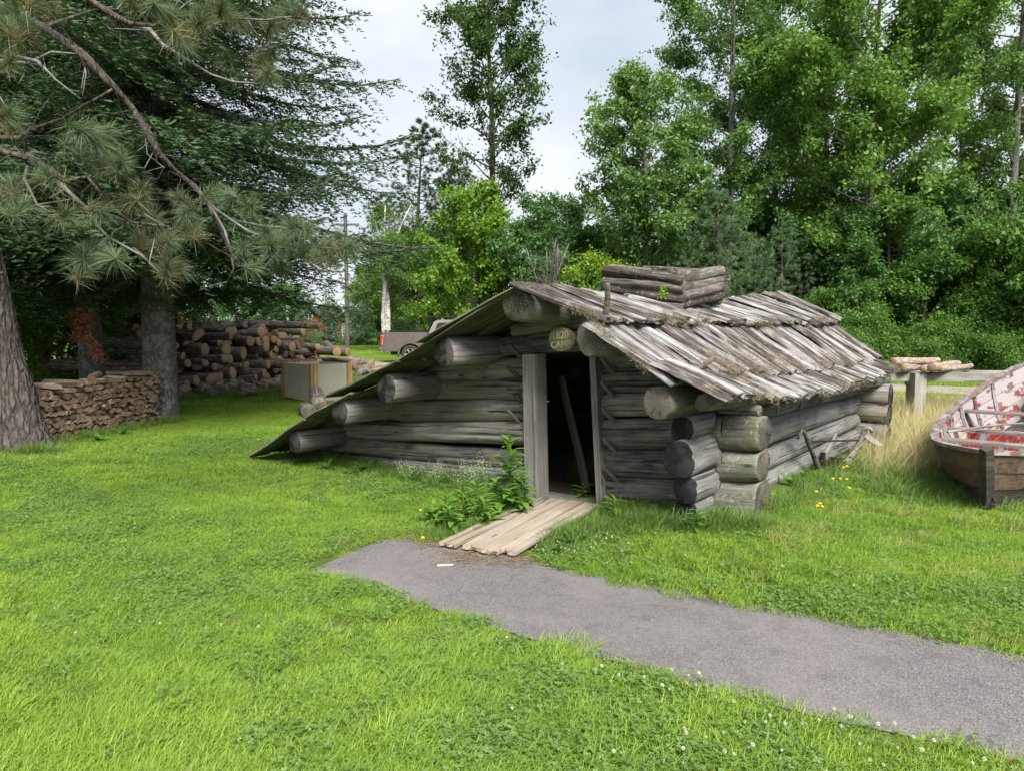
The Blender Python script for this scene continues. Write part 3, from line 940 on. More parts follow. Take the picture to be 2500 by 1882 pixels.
mb = MB(); mb.box((0, -.01, 0), (Lr - .1, .01, .05))
mb.obj('top_rail', plain('reddish_rail', (0.33, 0.15, 0.07), .8), box_t, frame(cor[1] + Vector((0, 0, Hb - .02)) + dr * .05, cor[2] + Vector((0, 0, Hb + .0)) - dr * .05))

# ---- split firewood stack
def split_mesh(seed, L):
    g = np.random.default_rng(seed)
    kind = seed % 4
    if kind == 0:   pts = [(-.5, -.32), (.5, -.36), (.42, .1), (.1, .46), (-.3, .38)]
    elif kind == 1: pts = [(-.5, -.3), (.0, -.42), (.5, -.2), (.22, .40), (-.28, .36)]
    elif kind == 2: pts = [(-.52, -.1), (-.1, -.42), (.5, -.28), (.46, .2), (-.1, .36)]
    else:           pts = [(-.45, -.38), (.45, -.4), (.52, .0), (.3, .34), (-.12, .44), (-.48, .12)]
    P = np.array(pts) * g.uniform(.85, 1.15, (len(pts), 1)) + g.normal(0, .03, (len(pts), 2))
    n = len(P); V = []; rings = 4
    for i in range(rings):
        t = i / (rings - 1)
        tw = g.normal(0, .04)
        R = np.array([[math.cos(tw), -math.sin(tw)], [math.sin(tw), math.cos(tw)]])
        Q = (P + g.normal(0, .02, P.shape)) @ R.T
        for y, z in Q: V.append((t * L + (g.uniform(-.012, .012) if i in (0, rings - 1) else 0), y, z))
    F, Mi = [], []
    for i in range(rings - 1):
        for j in range(n):
            a = i * n
            F.append((a + j, a + n + j, a + n + (j + 1) % n, a + (j + 1) % n)); Mi.append(0)
    F.append(tuple(range(n))); F.append(tuple((rings - 1) * n + j for j in range(n))[::-1]); Mi += [1, 1]
    return V, F, Mi
M_split = wood('split_firewood', (0.085, 0.06, 0.045), (0.20, 0.15, 0.115), (0.36, 0.295, 0.235), ys=14, checks=.3, warm=(0.12, 0.085, 0.06))
def cut_face(name, a, b, c2):
    t = NT(name)
    v, r = t.obco((1, 1, 1))
    n = t.noise(v, 22.0, 5, .65)
    c = t.mix(n, a, b)
    c = t.mix(t.ramp(r, [(0.35, 0.0), (1.0, 1.0)]), c, c2)
    return t.bsdf(c, .9, t.bump(n, .006), .1)
M_splitend = cut_face('split_end', (0.13, 0.085, 0.055), (0.31, 0.205, 0.13), (0.25, 0.195, 0.15))
SPL = []
for s in range(12):
    V_, F_, Mi = split_mesh(s, .42)
    V_ = [(x, y * .118, z * .088) for x, y, z in V_]
    me = mesh_py('firewood', V_, F_, False, Mi)
    me.materials.append(M_split); me.materials.append(M_splitend)
    SPL.append(me)
st0, st1 = Vector((-7.55, 10.75, 0)), Vector((-7.02, 14.05, 0))
sd = (st1 - st0).normalized(); sn_ = Vector((sd.y, -sd.x, 0))      # faces right
gs = np.random.default_rng(8)
Lst = (st1 - st0).length
zrow, row = 0.0, 0
nfw = 0
FW_LAB = 'split piece of firewood in the low stack between pine trunk and spruce trunk'
while zrow < 1.0:
    s = gs.uniform(0, .06) + max(0, (zrow - .62)) * .5
    while s < Lst - .04:
        w = gs.uniform(.105, .150)
        top = .86 + .14 * ss((s - 1.4) / 1.4) - .05 * math.sin(s * 3.1)
        if zrow < top and nfw < 298:
            p = st0 + sd * (s + w / 2)
            z = H(p.x, p.y) - .02 + zrow + .045 + gs.uniform(-.008, .008)
            out = gs.uniform(-.045, .05)
            e = Vector((p.x, p.y, z)) + sn_ * out
            d = -sn_ + sd * gs.normal(0, .05) + Vector((0, 0, gs.normal(0, .03)))
            M = frame(e, e + d) @ Matrix.Rotation(gs.uniform(-.35, .35) + (math.pi if gs.random() < .5 else 0), 4, 'X') @ Matrix.Diagonal((gs.uniform(.9, 1.1), w / .105, gs.uniform(1.08, 1.30), 1))
            poly_copy('firewood', SPL[gs.integers(12)], M, FW_LAB, 'firewood', 'stacked split firewood')
            nfw += 1
        s += w
    zrow += .088; row += 1
# loose pieces thrown across the top of the stack
big = []
for s in range(4):
    V_, F_, Mi = split_mesh(50 + s, .62)
    me = mesh_py('firewood', [(x, y * .15, z * .10) for x, y, z in V_], F_, False, Mi)
    me.materials.append(M_split); me.materials.append(M_splitend); big.append(me)
for k, (s, dz, az, pit) in enumerate(((.25, .93, 1.5, .02), (.80, .95, 1.3, -.02), (1.35, .96, 1.8, .03), (2.0, 1.03, .5, .06), (2.6, 1.07, 1.4, -.03))):
    p = st0 + sd * s - sn_ * gs.uniform(.1, .3)
    p.z = H(p.x, p.y) + dz - .03
    d = (sd * math.cos(az) - sn_ * math.sin(az)); d.z = pit
    poly_copy('firewood', big[k % 4], frame(p - d * .25, p + d), 'long loose split of firewood thrown on top of the low stack', 'firewood', 'loose firewood on the stack')

# ---- pile of sawlogs behind
M_lbark = bark('sawlog_bark', (0.045, 0.036, 0.032), (0.15, 0.124, 0.107), (0.30, 0.257, 0.225), 6, 2.0, .02, (0.20, 0.17, 0.15), .5, axis='X')
def fresh_end(name):
    t = NT(name)
    tcn = t.n('TexCoord'); sp = t.n('SeparateXYZ', {0: tcn.outputs['Object']})
    y, z = sp.outputs[1], sp.outputs[2]
    rad = t.math('SQRT', t.math('ADD', t.math('MULTIPLY', y, y), t.math('MULTIPLY', z, z)))
    v, r = t.obco((1, 1, 1))
    n = t.noise(v, 8, 5, .6)
    ring = t.math('MULTIPLY', t.math('ADD', t.math('SINE', t.math('ADD', t.math('MULTIPLY', rad, 260.0), t.math('MULTIPLY', n, 6.0))), 1.0), .5)
    a = t.mix(t.ramp(r, [(0.3, 0.0), (0.9, 1.0)]), (0.48, 0.31, 0.18), (0.34, 0.27, 0.215))
    c = t.mix(t.math('ADD', t.math('MULTIPLY', ring, .3), t.math('MULTIPLY', n, .5)), t.mix(1.0, a, (.6, .55, .5), 'MULTIPLY'), a)
    c = t.mix(t.ramp(rad, [(0.09, 0.0), (0.16, .5)]), c, (0.28, 0.18, 0.11))
    return t.bsdf(c, .85, t.bump(ring, .003), .1)
M_fresh = fresh_end('fresh_sawn_end')
SAW = []
for s in range(9):
    r = (.085, .10, .115, .125, .135, .15, .165, .11, .185)[s]
    me = log_mesh('sawlog', (3.4, 2.6, 3.8, 3.0, 4.0, 3.2, 3.6, 2.2, 3.0)[s], r, r * .86, 300 + s, seg=14, rings=6, rough=.05, bend=.02)
    me.materials.append(M_lbark); me.materials.append(M_fresh)
    SAW.append((me, r))
pa, pb = Vector((-8.9, 18.9, 0)), Vector((-5.75, 24.6, 0))
pd = (pb - pa); LP = pd.length; pd.normalize()
ax = Vector((-.93, .36, 0)).normalized()
gl = np.random.default_rng(21)
rows = 9
for r_ in range(rows):
    s = gl.uniform(-.3, .1)
    z0 = r_ * .235
    while s < LP:
        me, rr = SAW[gl.integers(9)]
        top = 1.80 - 1.25 * ss((s - 4.0) / 3.0) + .25 * math.sin(s * 1.7)
        if z0 + .1 < top:
            p = pa + pd * s - ax * gl.uniform(-.6, .7) + ax * (r_ * .16)
            p.z = H(p.x, p.y) + z0 + rr + gl.uniform(-.02, .05)
            d = ax + pd * gl.normal(0, .22) + Vector((0, 0, gl.normal(0, .06)))
            M = frame(p, p + d) @ Matrix.Rotation(gl.uniform(0, 6.3), 4, 'X')
            poly_copy('sawlog', me, M, 'bark-covered sawlog heaped in the big log pile behind the spruces', 'log', 'logs of the big pile')
        s += rr * 2.05 + gl.uniform(0, .05)
# a few set apart at the right-hand end
for k, (px, py, Yd, az, mi) in enumerate(((850, 862, 24.0, .35, 6), (824, 858, 23.8, 1.2, 5), (783, 797, 22.2, .25, 3))):
    p = at(px, py, Yd); d = Vector((-math.cos(az), math.sin(az), .05))
    poly_copy('sawlog', SAW[mi][0], frame(p, p + d), ['pale barkless sawlog sloping off the right end of the log pile', 'hollow-hearted sawlog end beside the barkless log', 'sawlog sticking out at the top right of the log pile'][k], 'log')
# chunks scattered in front of the pile and beside the box
CH_ = []
for s in range(5):
    me = log_mesh('wood_chunk', (.34, .42, .3, .5, .38)[s], (.13, .11, .16, .10, .14)[s], (.125, .105, .15, .09, .13)[s], 400 + s, seg=12, rings=4, rough=.08)
    me.materials.append(bark('chunk_bark_%d' % s, (0.05, 0.042, 0.036), (0.16, 0.14, 0.12), (0.32, 0.29, 0.255), 7, 2.5, .02, (0.36, 0.33, 0.29), .5, axis='X'))
    me.materials.append(M_end_brown if s % 2 else M_fresh)
    CH_.append(me)
spots = [(445, 957), (470, 962), (452, 972), (500, 950), (520, 955), (545, 948), (512, 968), (560, 956), (585, 952), (606, 958), (590, 944), (628, 950), (650, 946), (640, 936), (668, 944), (622, 934), (660, 930), (684, 938), (570, 938), (535, 962), (608, 968), (682, 952), (480, 944), (555, 942)]
for k, (px, py) in enumerate(spots):
    p = gnd(px, py); p.z += .10 + gl.uniform(0, .04)
    up = gl.random() < .25
    d = Vector((gl.normal(0, .3), gl.normal(0, .3), 1)) if up else Vector((gl.normal(0, 1), gl.normal(0, 1), gl.normal(0, .15)))
    poly_copy('wood_chunk', CH_[k % 5], frame(p - d.normalized() * .15, p + d, up=(0.3, .2, .9)), 'short weathered chunk of log strewn on grass before the log pile', 'log chunk', 'chunks before the pile')
for k, (px, py) in enumerate(((876, 898), (888, 905), (900, 900), (884, 912), (910, 910), (922, 913), (934, 910), (868, 892), (946, 905), (918, 905))):
    p = gnd(px, py + 6) ; p.z += .12 + .15 * (k in (0, 2, 7))
    d = Vector((gl.normal(0, 1), gl.normal(0, 1), gl.normal(0, .15)))
    poly_copy('wood_chunk', CH_[(k * 2) % 5], frame(p - d.normalized() * .15, p + d, up=(0.3, .2, .9)) @ Matrix.Scale(1.35, 4), 'split chunk of wood in the heap between grey box and truck', 'log chunk', 'chunks beside the box')
for k, (px, py, lab) in enumerate(((755, 1012, 'round block of wood lower on the left, peeping over the low eave'), (783, 1000, 'round block of wood tilted up higher, peeping over the low eave'))):
    p = gnd(px, py + 8); p.z += .13
    poly_copy('wood_block', CH_[3], frame(p, p + Vector((-.35, .8, .35 * k)), up=(0, 0, 1)) @ Matrix.Scale(1.5, 4), lab, 'wood block')

# ---- pickup truck
M_tpaint = NT('dusty_brown_paint')
_v, _r = M_tpaint.obco((1, 1, 1))
_n = M_tpaint.noise(_v, 3.0, 5, .6)
M_tpaint = M_tpaint.bsdf(M_tpaint.mix(_n, (0.092, 0.078, 0.072), (0.145, 0.124, 0.114)), .42, None, .5, .25, Coat_Weight=.5, Coat_Roughness=.25)
M_black = plain('black_plastic', (0.012, 0.012, 0.013), .5, .3)
M_tyre = plain('dusty_tyre', (0.045, 0.041, 0.037), .9, .2)
M_alloy = plain('dusty_alloy', (0.38, 0.34, 0.29), .45, .5, .7)
M_chrome = plain('bumper_chrome', (0.55, 0.54, 0.52), .25, .5, .95, var=.05)
M_glass = NT('dark_window_glass').bsdf((0.012, 0.014, 0.016), .06, None, .6)
M_tail = NT('tail_light_red').bsdf((0.55, 0.012, 0.016), .15, None, .6, Coat_Weight=1.0)
M_tail2 = NT('tail_light_rim').bsdf((0.80, 0.16, 0.14), .2, None, .6)
tr_loc = at(931, 895, 31.4); tr_loc.z = H(tr_loc.x, tr_loc.y)
TM = Matrix.Translation(tr_loc) @ Matrix.Rotation(math.radians(4), 4, 'Z') @ Matrix.Translation((0, .98, 0))
truck = thing('pickup_truck', tr_loc, 'dusty brown pickup truck with black bed rack parked behind the cabin', 'truck')
def arc(cx_, cz, r, a0, a1, n=12):
    return [(cx_ + r * math.cos(math.radians(a0 + (a1 - a0) * i / n)), cz + r * math.sin(math.radians(a0 + (a1 - a0) * i / n))) for i in range(n + 1)]
WX = (1.28, 4.90); WR = .40
side = [(.06, .62), (.05, 1.0), (.08, 1.30), (.12, 1.36), (2.02, 1.36), (2.04, 1.13), (4.05, 1.13), (4.15, 1.10), (5.5, 1.02), (5.78, .95), (5.84, .70), (5.8, .50)]
side += [(5.40, .48)] + arc(4.90, .40, .49, 10, 170) + [(4.38, .45), (1.80, .45)] + arc(1.28, .40, .49, 10, 170) + [(.74, .52), (.10, .55)]
mb = MB(); mb.prism(side, -.98, .98, 0, TM)
mb.obj('body', M_tpaint, truck, bevel=.03, smooth=False)
for y in (-1.0, .0):      # flared arch lips on both sides, thin solid rings
    pass
for wx in WX:
    for sy in (-1, 1):
        o_, i_ = arc(wx, .40, .55, -2, 182, 16), arc(wx, .40, .485, -2, 182, 16)
        mb = MB(); mb.prism(o_ + i_[::-1], sy * .95, sy * 1.01, 0, TM)
        mb.obj('wheel_arch', M_tpaint, truck)
cabp = [(2.06, 1.13), (2.10, 1.36), (2.32, 1.84), (2.48, 1.92), (3.55, 1.93), (3.80, 1.88), (4.52, 1.14), (4.52, 1.10)]
mb = MB(); mb.add([(x, -.93 + .16 * max(0, (z - 1.2)) / .7, z) for x, z in cabp] + [(x, .93 - .16 * max(0, (z - 1.2)) / .7, z) for x, z in cabp],
                  [tuple(range(8)), tuple(range(15, 7, -1))] + [(i, 8 + i, 8 + (i + 1) % 8, (i + 1) % 8) for i in range(8)], 0, TM)
mb.obj('cab', M_tpaint, truck)
def glass(name, pts, y0):
    for s in (-1, 1):
        mb = MB()
        yy = [s * (abs(y0) - .16 * max(0, (z - 1.2)) / .7) for _, z in pts]
        n = len(pts)
        mb.add([(x, y, z) for (x, z), y in zip(pts, yy)] + [(x, y + s * .012, z) for (x, z), y in zip(pts, yy)],
               [tuple(range(n)), tuple(range(2 * n - 1, n - 1, -1))] + [(i, n + i, n + (i + 1) % n, (i + 1) % n) for i in range(n)], 0, TM)
        mb.obj(name, M_glass, truck)
glass('side_window', [(2.30, 1.30), (2.47, 1.76), (2.56, 1.80), (2.98, 1.80), (2.90, 1.27), (2.4, 1.26)], .932)
glass('side_window', [(3.02, 1.27), (3.12, 1.80), (3.60, 1.81), (3.74, 1.76), (4.20, 1.28)], .932)
for s in (-1, 1):
    mb = MB(); mb.add([(x, s * (.94 - .16 * max(0, (z - 1.2)) / .7) + d, z) for d in (0, s * .012) for x, z in ((2.92, 1.27), (2.99, 1.82), (3.10, 1.82), (3.02, 1.27))],
                      [(0, 1, 2, 3), (7, 6, 5, 4), (0, 4, 5, 1), (1, 5, 6, 2), (2, 6, 7, 3), (3, 7, 4, 0)], 0, TM)
    mb.obj('door_pillar', M_black, truck)
    mb = MB(); mb.prism([(-.015, .98), (.0, 1.24), (.12, 1.24), (.13, 1.18), (.09, 1.12), (.07, .84), (.0, .82)], s * .93, s * 1.0, 0, TM)
    tl = mb.obj('tail_light', M_tail2, truck, bevel=.012)
    mb = MB(); mb.prism([(.0, 1.00), (.015, 1.205), (.10, 1.205), (.105, 1.185), (.065, 1.12), (.045, .87), (.012, .87)], s * .985, s * 1.012, 0, TM)
    mb.obj('lens', M_tail, tl, bevel=.004)
    mb = MB(); mb.box((.05, s * .86 - .03, 1.365), (1.98, s * .86 + .03, 1.40), 0, TM)
    for x in np.linspace(.2, 1.85, 7): mb.box((x - .03, s * .86 - .02, 1.39), (x + .03, s * .86 + .02, 1.45), 0, TM)
    mb.box((.10, s * .86 - .02, 1.445), (1.9, s * .86 + .02, 1.47), 0, TM)
    mb.obj('bed_rail', M_black, truck)
    mb = MB(); mb.tube([TM @ Vector((1.96, s * .86, 1.40)), TM @ Vector((2.06, s * .84, 1.7)), TM @ Vector((2.26, s * .80, 2.04))], .026, 6)
    mb.obj('rack_upright', M_black, truck)
    mb = MB(); mb.tube([TM @ Vector((1.75, s * .80, 2.06)), TM @ Vector((3.8, s * .78, 2.05))], .022, 6)
    mb.obj('rack_bar', M_black, truck)
    for c, ch, x in ((M_letter_g := plain('decal_grey_%d' % s, (.16, .15, .15), .5), '4', .27), (plain('decal_red_%d' % s, (.45, .03, .03), .5), 'X', .42), (M_letter_g, '4', .57)):
        obj('decal', text_mesh(ch, .16, .002), c, truck, TM @ textM(Vector((x if s < 0 else x, s * .985, 1.20)), (-s, 0, 0) if s > 0 else (1, 0, 0), (0, s, 0)))
mb = MB(); mb.tube([TM @ Vector((2.26, -.82, 2.05)), TM @ Vector((2.26, .82, 2.05))], .024, 6); mb.obj('rack_bar', M_black, truck)
mb = MB(); mb.box((-.10, -.95, .50), (.08, .95, .70), 0, TM); mb.obj('rear_bumper', M_chrome, truck, bevel=.03)
mb = MB(); mb.box((5.72, -.97, .45), (5.95, .97, .66), 0, TM); mb.obj('front_bumper', M_chrome, truck, bevel=.04)
mb = MB(); mb.box((.035, -.80, .72), (.06, .80, 1.33), 0, TM); mb.obj('tailgate', M_tpaint, truck, bevel=.01)
mb = MB(); mb.prism([(.70, .30), (.72, .62), (.77, .62), (.76, .28)], -1.0, -.72, 0, TM); mb.obj('mud_flap', M_black, truck)
tyre = MB()
prof = [(.27, -.12), (.34, -.135), (.385, -.125), (.40, -.09), (.40, .09), (.385, .125), (.34, .135), (.27, .12)]
K = 28
for j in range(K):
    a = 2 * math.pi * j / K
    for r, y in prof: tyre.v.append(Vector((r * math.cos(a), y, r * math.sin(a))))
for j in range(K):
    for i in range(len(prof)):
        a, b = j * len(prof), ((j + 1) % K) * len(prof)
        tyre.f.append((a + i, a + (i + 1) % len(prof), b + (i + 1) % len(prof), b + i)); tyre.m.append(0)
tyre_me = tyre.mesh('tyre', True); tyre_me.materials.append(M_tyre)
rim_ = MB()
for s in range(6):
    a = s * math.pi / 3
    R = Matrix.Rotation(a, 4, 'Y')
    rim_.box((.05, -.105, -.035), (.265, -.07, .035), 0, R)
rim_.tube([(0, -.12, 0), (0, .06, 0)], .075, 14)
for k in range(20):
    a, b = 2 * math.pi * k / 20, 2 * math.pi * (k + 1) / 20
    rim_.add([(r * math.cos(t), y, r * math.sin(t)) for t in (a, b) for r, y in ((.28, -.11), (.245, -.11), (.245, .1), (.28, .1))],
             [(0, 1, 5, 4), (1, 2, 6, 5), (2, 3, 7, 6), (3, 0, 4, 7)])
rim_me = rim_.mesh('rim'); rim_me.materials.append(M_alloy)
for wx in WX:
    for s in (-1, 1):
        Mw = TM @ Matrix.Translation((wx, s * .84, .40)) @ Matrix.Rotation(0 if s < 0 else math.pi, 4, 'Z')
        t_ = obj('tyre', tyre_me, None, truck, Mw)
        obj('rim', rim_me, None, t_, Mw)
mb = MB(); mb.box((.4, -.80, .38), (5.4, .80, .62), 0, TM); mb.obj('chassis', M_black, truck)

# ---- wooden boat
def peel(name, base, top, amt, second=None, amt2=0.5):
    t = NT(name)
    v, r = t.obco((1.0, 1.0, 1.0), 20)
    vg = t.n('Mapping', {'Vector': v, 'Scale': (1.2, 14, 14)}).outputs[0]
    grain = t.noise(vg, 2.0, 5, .6)
    c = t.ramp(grain, [(0.3, [x * .45 for x in base]), (0.55, base), (0.75, [min(1, x * 1.5) for x in base])])
    vp = t.n('Mapping', {'Vector': v, 'Scale': (1.0, 3.2, 3.2)}).outputs[0]
    pn = t.noise(vp, 2.2, 7, .66)
    if second:
        c = t.mix(t.ramp(t.noise(vp, 2.3, 6, .72), [(1 - amt2 - .02, 0.0), (1 - amt2 + .02, 1.0)]), c, second)
    m = t.ramp(pn, [(1 - amt - .015, 0.0), (1 - amt + .015, 1.0)])
    c = t.mix(m, c, top)
    return t.bsdf(c, .8, t.bump(t.math('ADD', t.math('MULTIPLY', m, .5), grain), .006, .7), .2)
M_bout = peel('boat_outside_paint', (0.12, 0.085, 0.063), (0.16, 0.058, 0.043), .42, (0.15, 0.105, 0.075), .5)
M_blow = peel('boat_lower_wood', (0.065, 0.058, 0.052), (0.11, 0.09, 0.078), .4)
M_bin = peel('boat_inside_white_paint', (0.19, 0.165, 0.155), (0.33, 0.295, 0.298), .535, (0.19, 0.045, 0.042), .56)
M_bred = peel('boat_red_paint', (0.27, 0.25, 0.25), (0.27, 0.025, 0.027), .56)
M_brail = peel('boat_rail_paint', (0.19, 0.165, 0.155), (0.30, 0.265, 0.262), .42, (0.15, 0.08, 0.07), .45)
Bn, Bf = Vector((4.16, 6.12, 0)), Vector((7.55, 10.35, 0))
bd = (Bf - Bn); BL = bd.length; bd.normalize()
bl_ = Vector((-bd.y, bd.x, 0))                # towards the left gunwale
bz = H(4.4, 6.6)
boat = thing('rowing_boat', (Bn + Bf) / 2 + Vector((0, 0, bz)), 'derelict wooden rowing boat with peeling red and white paint in long grass', 'boat')
def hbg(t): return .72 * (max(0, 1 - abs(2 * t - 1) ** 2.3)) ** .72
def hbb(t): return .50 * (max(0, 1 - abs(2 * t - 1) ** 2.2)) ** .9
def sheer(t): return float(np.interp(t, [0, .08, .2, .4, .6, .8, .92, 1.0], [.55, .50, .43, .44, .53, .72, .92, 1.10]))
def keel(t): return float(np.interp(t, [0, .1, .3, .6, .85, 1.0], [.05, .02, .0, .03, .12, .34]))
def rakeo(t, k):   # ends lean outwards with height
    return (-.30 * (1 - t) ** 6 + .30 * t ** 6) * k
def BP(t, side_, k, inset=0.0):
    hb = hbb(t) * (1 - k) + hbg(t) * k + .05 * math.sin(math.pi * k) * (4 * t * (1 - t))
    z = keel(t) * (1 - k) + sheer(t) * k
    return Bn + bd * (t * BL + rakeo(t, k)) + bl_ * side_ * max(0, hb - inset) + Vector((0, 0, z + bz))
TS = np.linspace(0, 1, 25)
for s in (1, -1):
    for k0, k1, mo in ((.0, .36, M_blow), (.33, .69, M_bout), (.66, 1.0, M_bout)):
        V_, F_, Mi = [], [], []
        off = .012 if k0 > 0 else 0
        for t_ in TS:
            for k, inn in ((k0, -off), (k1, 0), (k1, .02), (k0, .02 - off)):
                V_.append(BP(t_, s, k, inn))
        for i in range(len(TS) - 1):
            for j in range(4):
                a = i * 4
                F_.append((a + j, a + (j + 1) % 4, a + 4 + (j + 1) % 4, a + 4 + j)); Mi.append(1 if j == 2 else 0)
        F_ += [(0, 1, 2, 3), tuple(len(V_) - 4 + j for j in (3, 2, 1, 0))]; Mi += [0, 0]
        c0 = BP(.5, s, k0); Mx = frame(c0, c0 + bd)
        inv = Mx.inverted()
        obj('strake', mesh_py('strake', [inv @ v for v in V_], F_, False, Mi), [mo, M_bin], boat, Mx)
    # rail along the top edge
    V_, F_ = [], []
    for t_ in TS:
        for k, inn in ((1.0, -.03), (1.05, -.03), (1.05, .05), (1.0, .05)):
            p = BP(t_, s, 1.0, inn); p.z += (k - 1) * .7 + .002; V_.append(p)
    for i in range(len(TS) - 1):
        for j in range(4):
            a = i * 4; F_.append((a + j, a + (j + 1) % 4, a + 4 + (j + 1) % 4, a + 4 + j))
    F_ += [(0, 1, 2, 3), tuple(len(V_) - 4 + j for j in (3, 2, 1, 0))]
    c0 = BP(.5, s, 1); Mx = frame(c0, c0 + bd); inv = Mx.inverted()
    obj('gunwale', mesh_py('gunwale', [inv @ v for v in V_], F_), M_brail, boat, Mx)
    for t_ in (.10, .19, .28, .37, .47, .57, .67, .77, .87):
        mb = MB(); pts = [BP(t_, s, k, .045) for k in (.05, .35, .7, .98)]
        mb.tube(pts, [.028, .026, .025, .022], 4)
        mb.obj('rib', M_bin, boat)
# bottom boards
V_, F_ = [], []
for t_ in TS: V_ += [BP(t_, 1, 0, .0) + Vector((0, 0, .012)), BP(t_, -1, 0, .0) + Vector((0, 0, .012)), BP(t_, -1, 0, 0) - Vector((0, 0, .012)), BP(t_, 1, 0, 0) - Vector((0, 0, .012))]
for i in range(len(TS) - 1):
    for j in range(4): F_.append((i * 4 + j, i * 4 + (j + 1) % 4, i * 4 + 4 + (j + 1) % 4, i * 4 + 4 + j))
obj('bottom', mesh_py('bottom', V_, F_), M_blow, boat)
# thwarts, with board panels under some of them
for t_, panel in ((.16, True), (.36, True), (.50, True), (.70, False)):
    kz = .80 if t_ > .3 else .93
    a, b = BP(t_, 1, kz, .03), BP(t_, -1, kz, .03)
    Mx = frame(a, b)
    L = (b - a).length
    mb = MB(); mb.box((0, -.11, -.015), (L, .11, .018)); mb.obj('thwart', M_brail, boat, Mx, bevel=.005)
    if panel:
        nb = max(3, int(L / .2)); wv = L / nb
        for j in range(nb):
            hgt_ = a.z - bz - keel(t_) - .04
            if j == 0: continue
            mb = MB(); mb.box((0, -wv * .49, -.011), (hgt_, wv * .49, .011))
            c0 = a + (b - a).normalized() * (wv * (j + .5)); c0.z = a.z - .018
            mb.obj('panel_board', M_bred, boat, frame(c0 - bd * (.10 + .002 * (j % 2)), c0 - bd * (.10 + .002 * (j % 2)) + Vector((0, 0, -1)), up=bd), bevel=.003)
# stems at both ends
for t_ in (0, 1):
    pts = [BP(t_, 1, k) for k in np.linspace(-.05, 1.12, 7)]
    mb = MB(); mb.tube(pts, [.055, .055, .055, .055, .055, .055, .05], 4); mb.obj('stem', M_blow if t_ == 0 else M_brail, boat)
# breast plank across the near end and an iron ring
mb = MB(); mb.add([BP(.0, 1, 1.03), BP(.075, 1, 1.02, .03), BP(.075, -1, 1.02, .03)] + [BP(.0, 1, 1.0), BP(.075, 1, .98, .03), BP(.075, -1, .98, .03)], [(0, 2, 1), (3, 4, 5), (0, 1, 4, 3), (1, 2, 5, 4), (2, 0, 3, 5)])
mb.obj('breasthook', M_brail, boat)
rc = BP(.0, 1, .13) - bd * .05
mb = MB(); mb.tube([rc + Vector((math.cos(a) * .055 * .9, math.cos(a) * -.02, math.sin(a) * .055)) for a in np.linspace(0, 6.283, 15)], .008, 6)
mb.obj('iron_ring', M_black, boat)
mb = MB(); mb.tube([BP(.42, 1, .9, .1), BP(.5, 1, 1.0, .6), BP(.58, -1, 1.06, .1)], [.016, .015, .012], 6)
tag(mb.obj('pole', M_brail, None), 'bare grey stick lying slantwise across the boat', 'stick')

# ---- walking plough beside the side wall
M_handle = wood('plough_handle_wood', (0.07, 0.062, 0.052), (0.17, 0.155, 0.135), (0.30, 0.285, 0.26), ys=30)
M_iron = plain('rusty_iron', (0.035, 0.027, 0.022), .75, .3, .4)
pl = thing('plough', gnd(2010, 1160), 'old walking plough with two curved wooden handles by the side wall', 'plough')
def pts_at(L): return [at(px, py, Yd) for px, py, Yd in L]
mb = MB(); mb.tube(pts_at([(1948, 1071, 7.50), (1951, 1060, 7.50), (1957, 1050, 7.52), (1964, 1054, 7.56), (1970, 1070, 7.6), (1976, 1086, 7.66), (1985, 1108, 7.75), (1992, 1130, 7.85), (1999, 1152, 7.95)]), [.020, .021, .022, .023, .025, .027, .028, .029, .03], 8)
mb.obj('handle', M_handle, pl, smooth=True)
mb = MB(); mb.tube(pts_at([(2129, 1054, 8.0), (2125, 1046, 8.0), (2117, 1043, 8.02), (2110, 1050, 8.04), (2104, 1066, 8.08), (2096, 1084, 8.1), (2083, 1106, 8.1), (2066, 1128, 8.1), (2048, 1152, 8.1)]), [.020, .021, .022, .024, .028, .032, .036, .038, .038], 8)
mb.obj('handle', M_handle, pl, smooth=True)
mb = MB(); mb.tube(pts_at([(1968, 1077, 7.62), (2098, 1074, 8.09)]), .012, 6); mb.obj('cross_rod', M_iron, pl)
mb = MB(); mb.tube(pts_at([(1990, 1125, 7.83), (2066, 1126, 8.09)]), .011, 6); mb.obj('cross_rod', M_iron, pl)
mb = MB(); mb.tube(pts_at([(2009, 1104, 8.0), (2009, 1150, 8.0)]), [.028, .03], 6); mb.obj('standard', M_iron, pl)
mb = MB(); a, b = at(2030, 1135, 8.05), at(2078, 1142, 8.5)
mb.add([a + Vector((-.10, 0, -.12)), a + Vector((.25, .05, -.12)), b + Vector((.1, .1, -.1)), a + Vector((-.02, .02, .10)), a + Vector((.2, .12, .06)), b + Vector((.12, .16, .02))],
       [(0, 1, 4, 3), (1, 2, 5, 4), (0, 3, 5, 2), (0, 2, 1), (3, 4, 5)])
mb.obj('mouldboard', M_iron, pl)
mb = MB(); mb.tube(pts_at([(2005, 1140, 7.97), (2035, 1150, 8.2), (2070, 1158, 8.7)]), [.03, .035, .03], 6); mb.obj('beam', M_handle, pl)
seed += 1
bs = log_mesh('bark_slab', .62, .085, .06, 77, seg=14, rings=9, rough=.12, oval=.35)
tag(obj('bark_slab', bs, [M_chim, M_chim], None, frame(at(1995, 1140, 8.02), at(2044, 1060, 8.45), up=-U)), 'weathered bark slab leaning against side wall behind the plough', 'slab')
mb = MB(); mb.box((0, -.05, -.012), (.42, .05, .012))
tag(mb.obj('loose_board', M_side, None, frame(at(2112, 1062, 9.1), at(2142, 1084, 8.75)), bevel=.004), 'pale short board lying in grass by the far cabin corner', 'board')

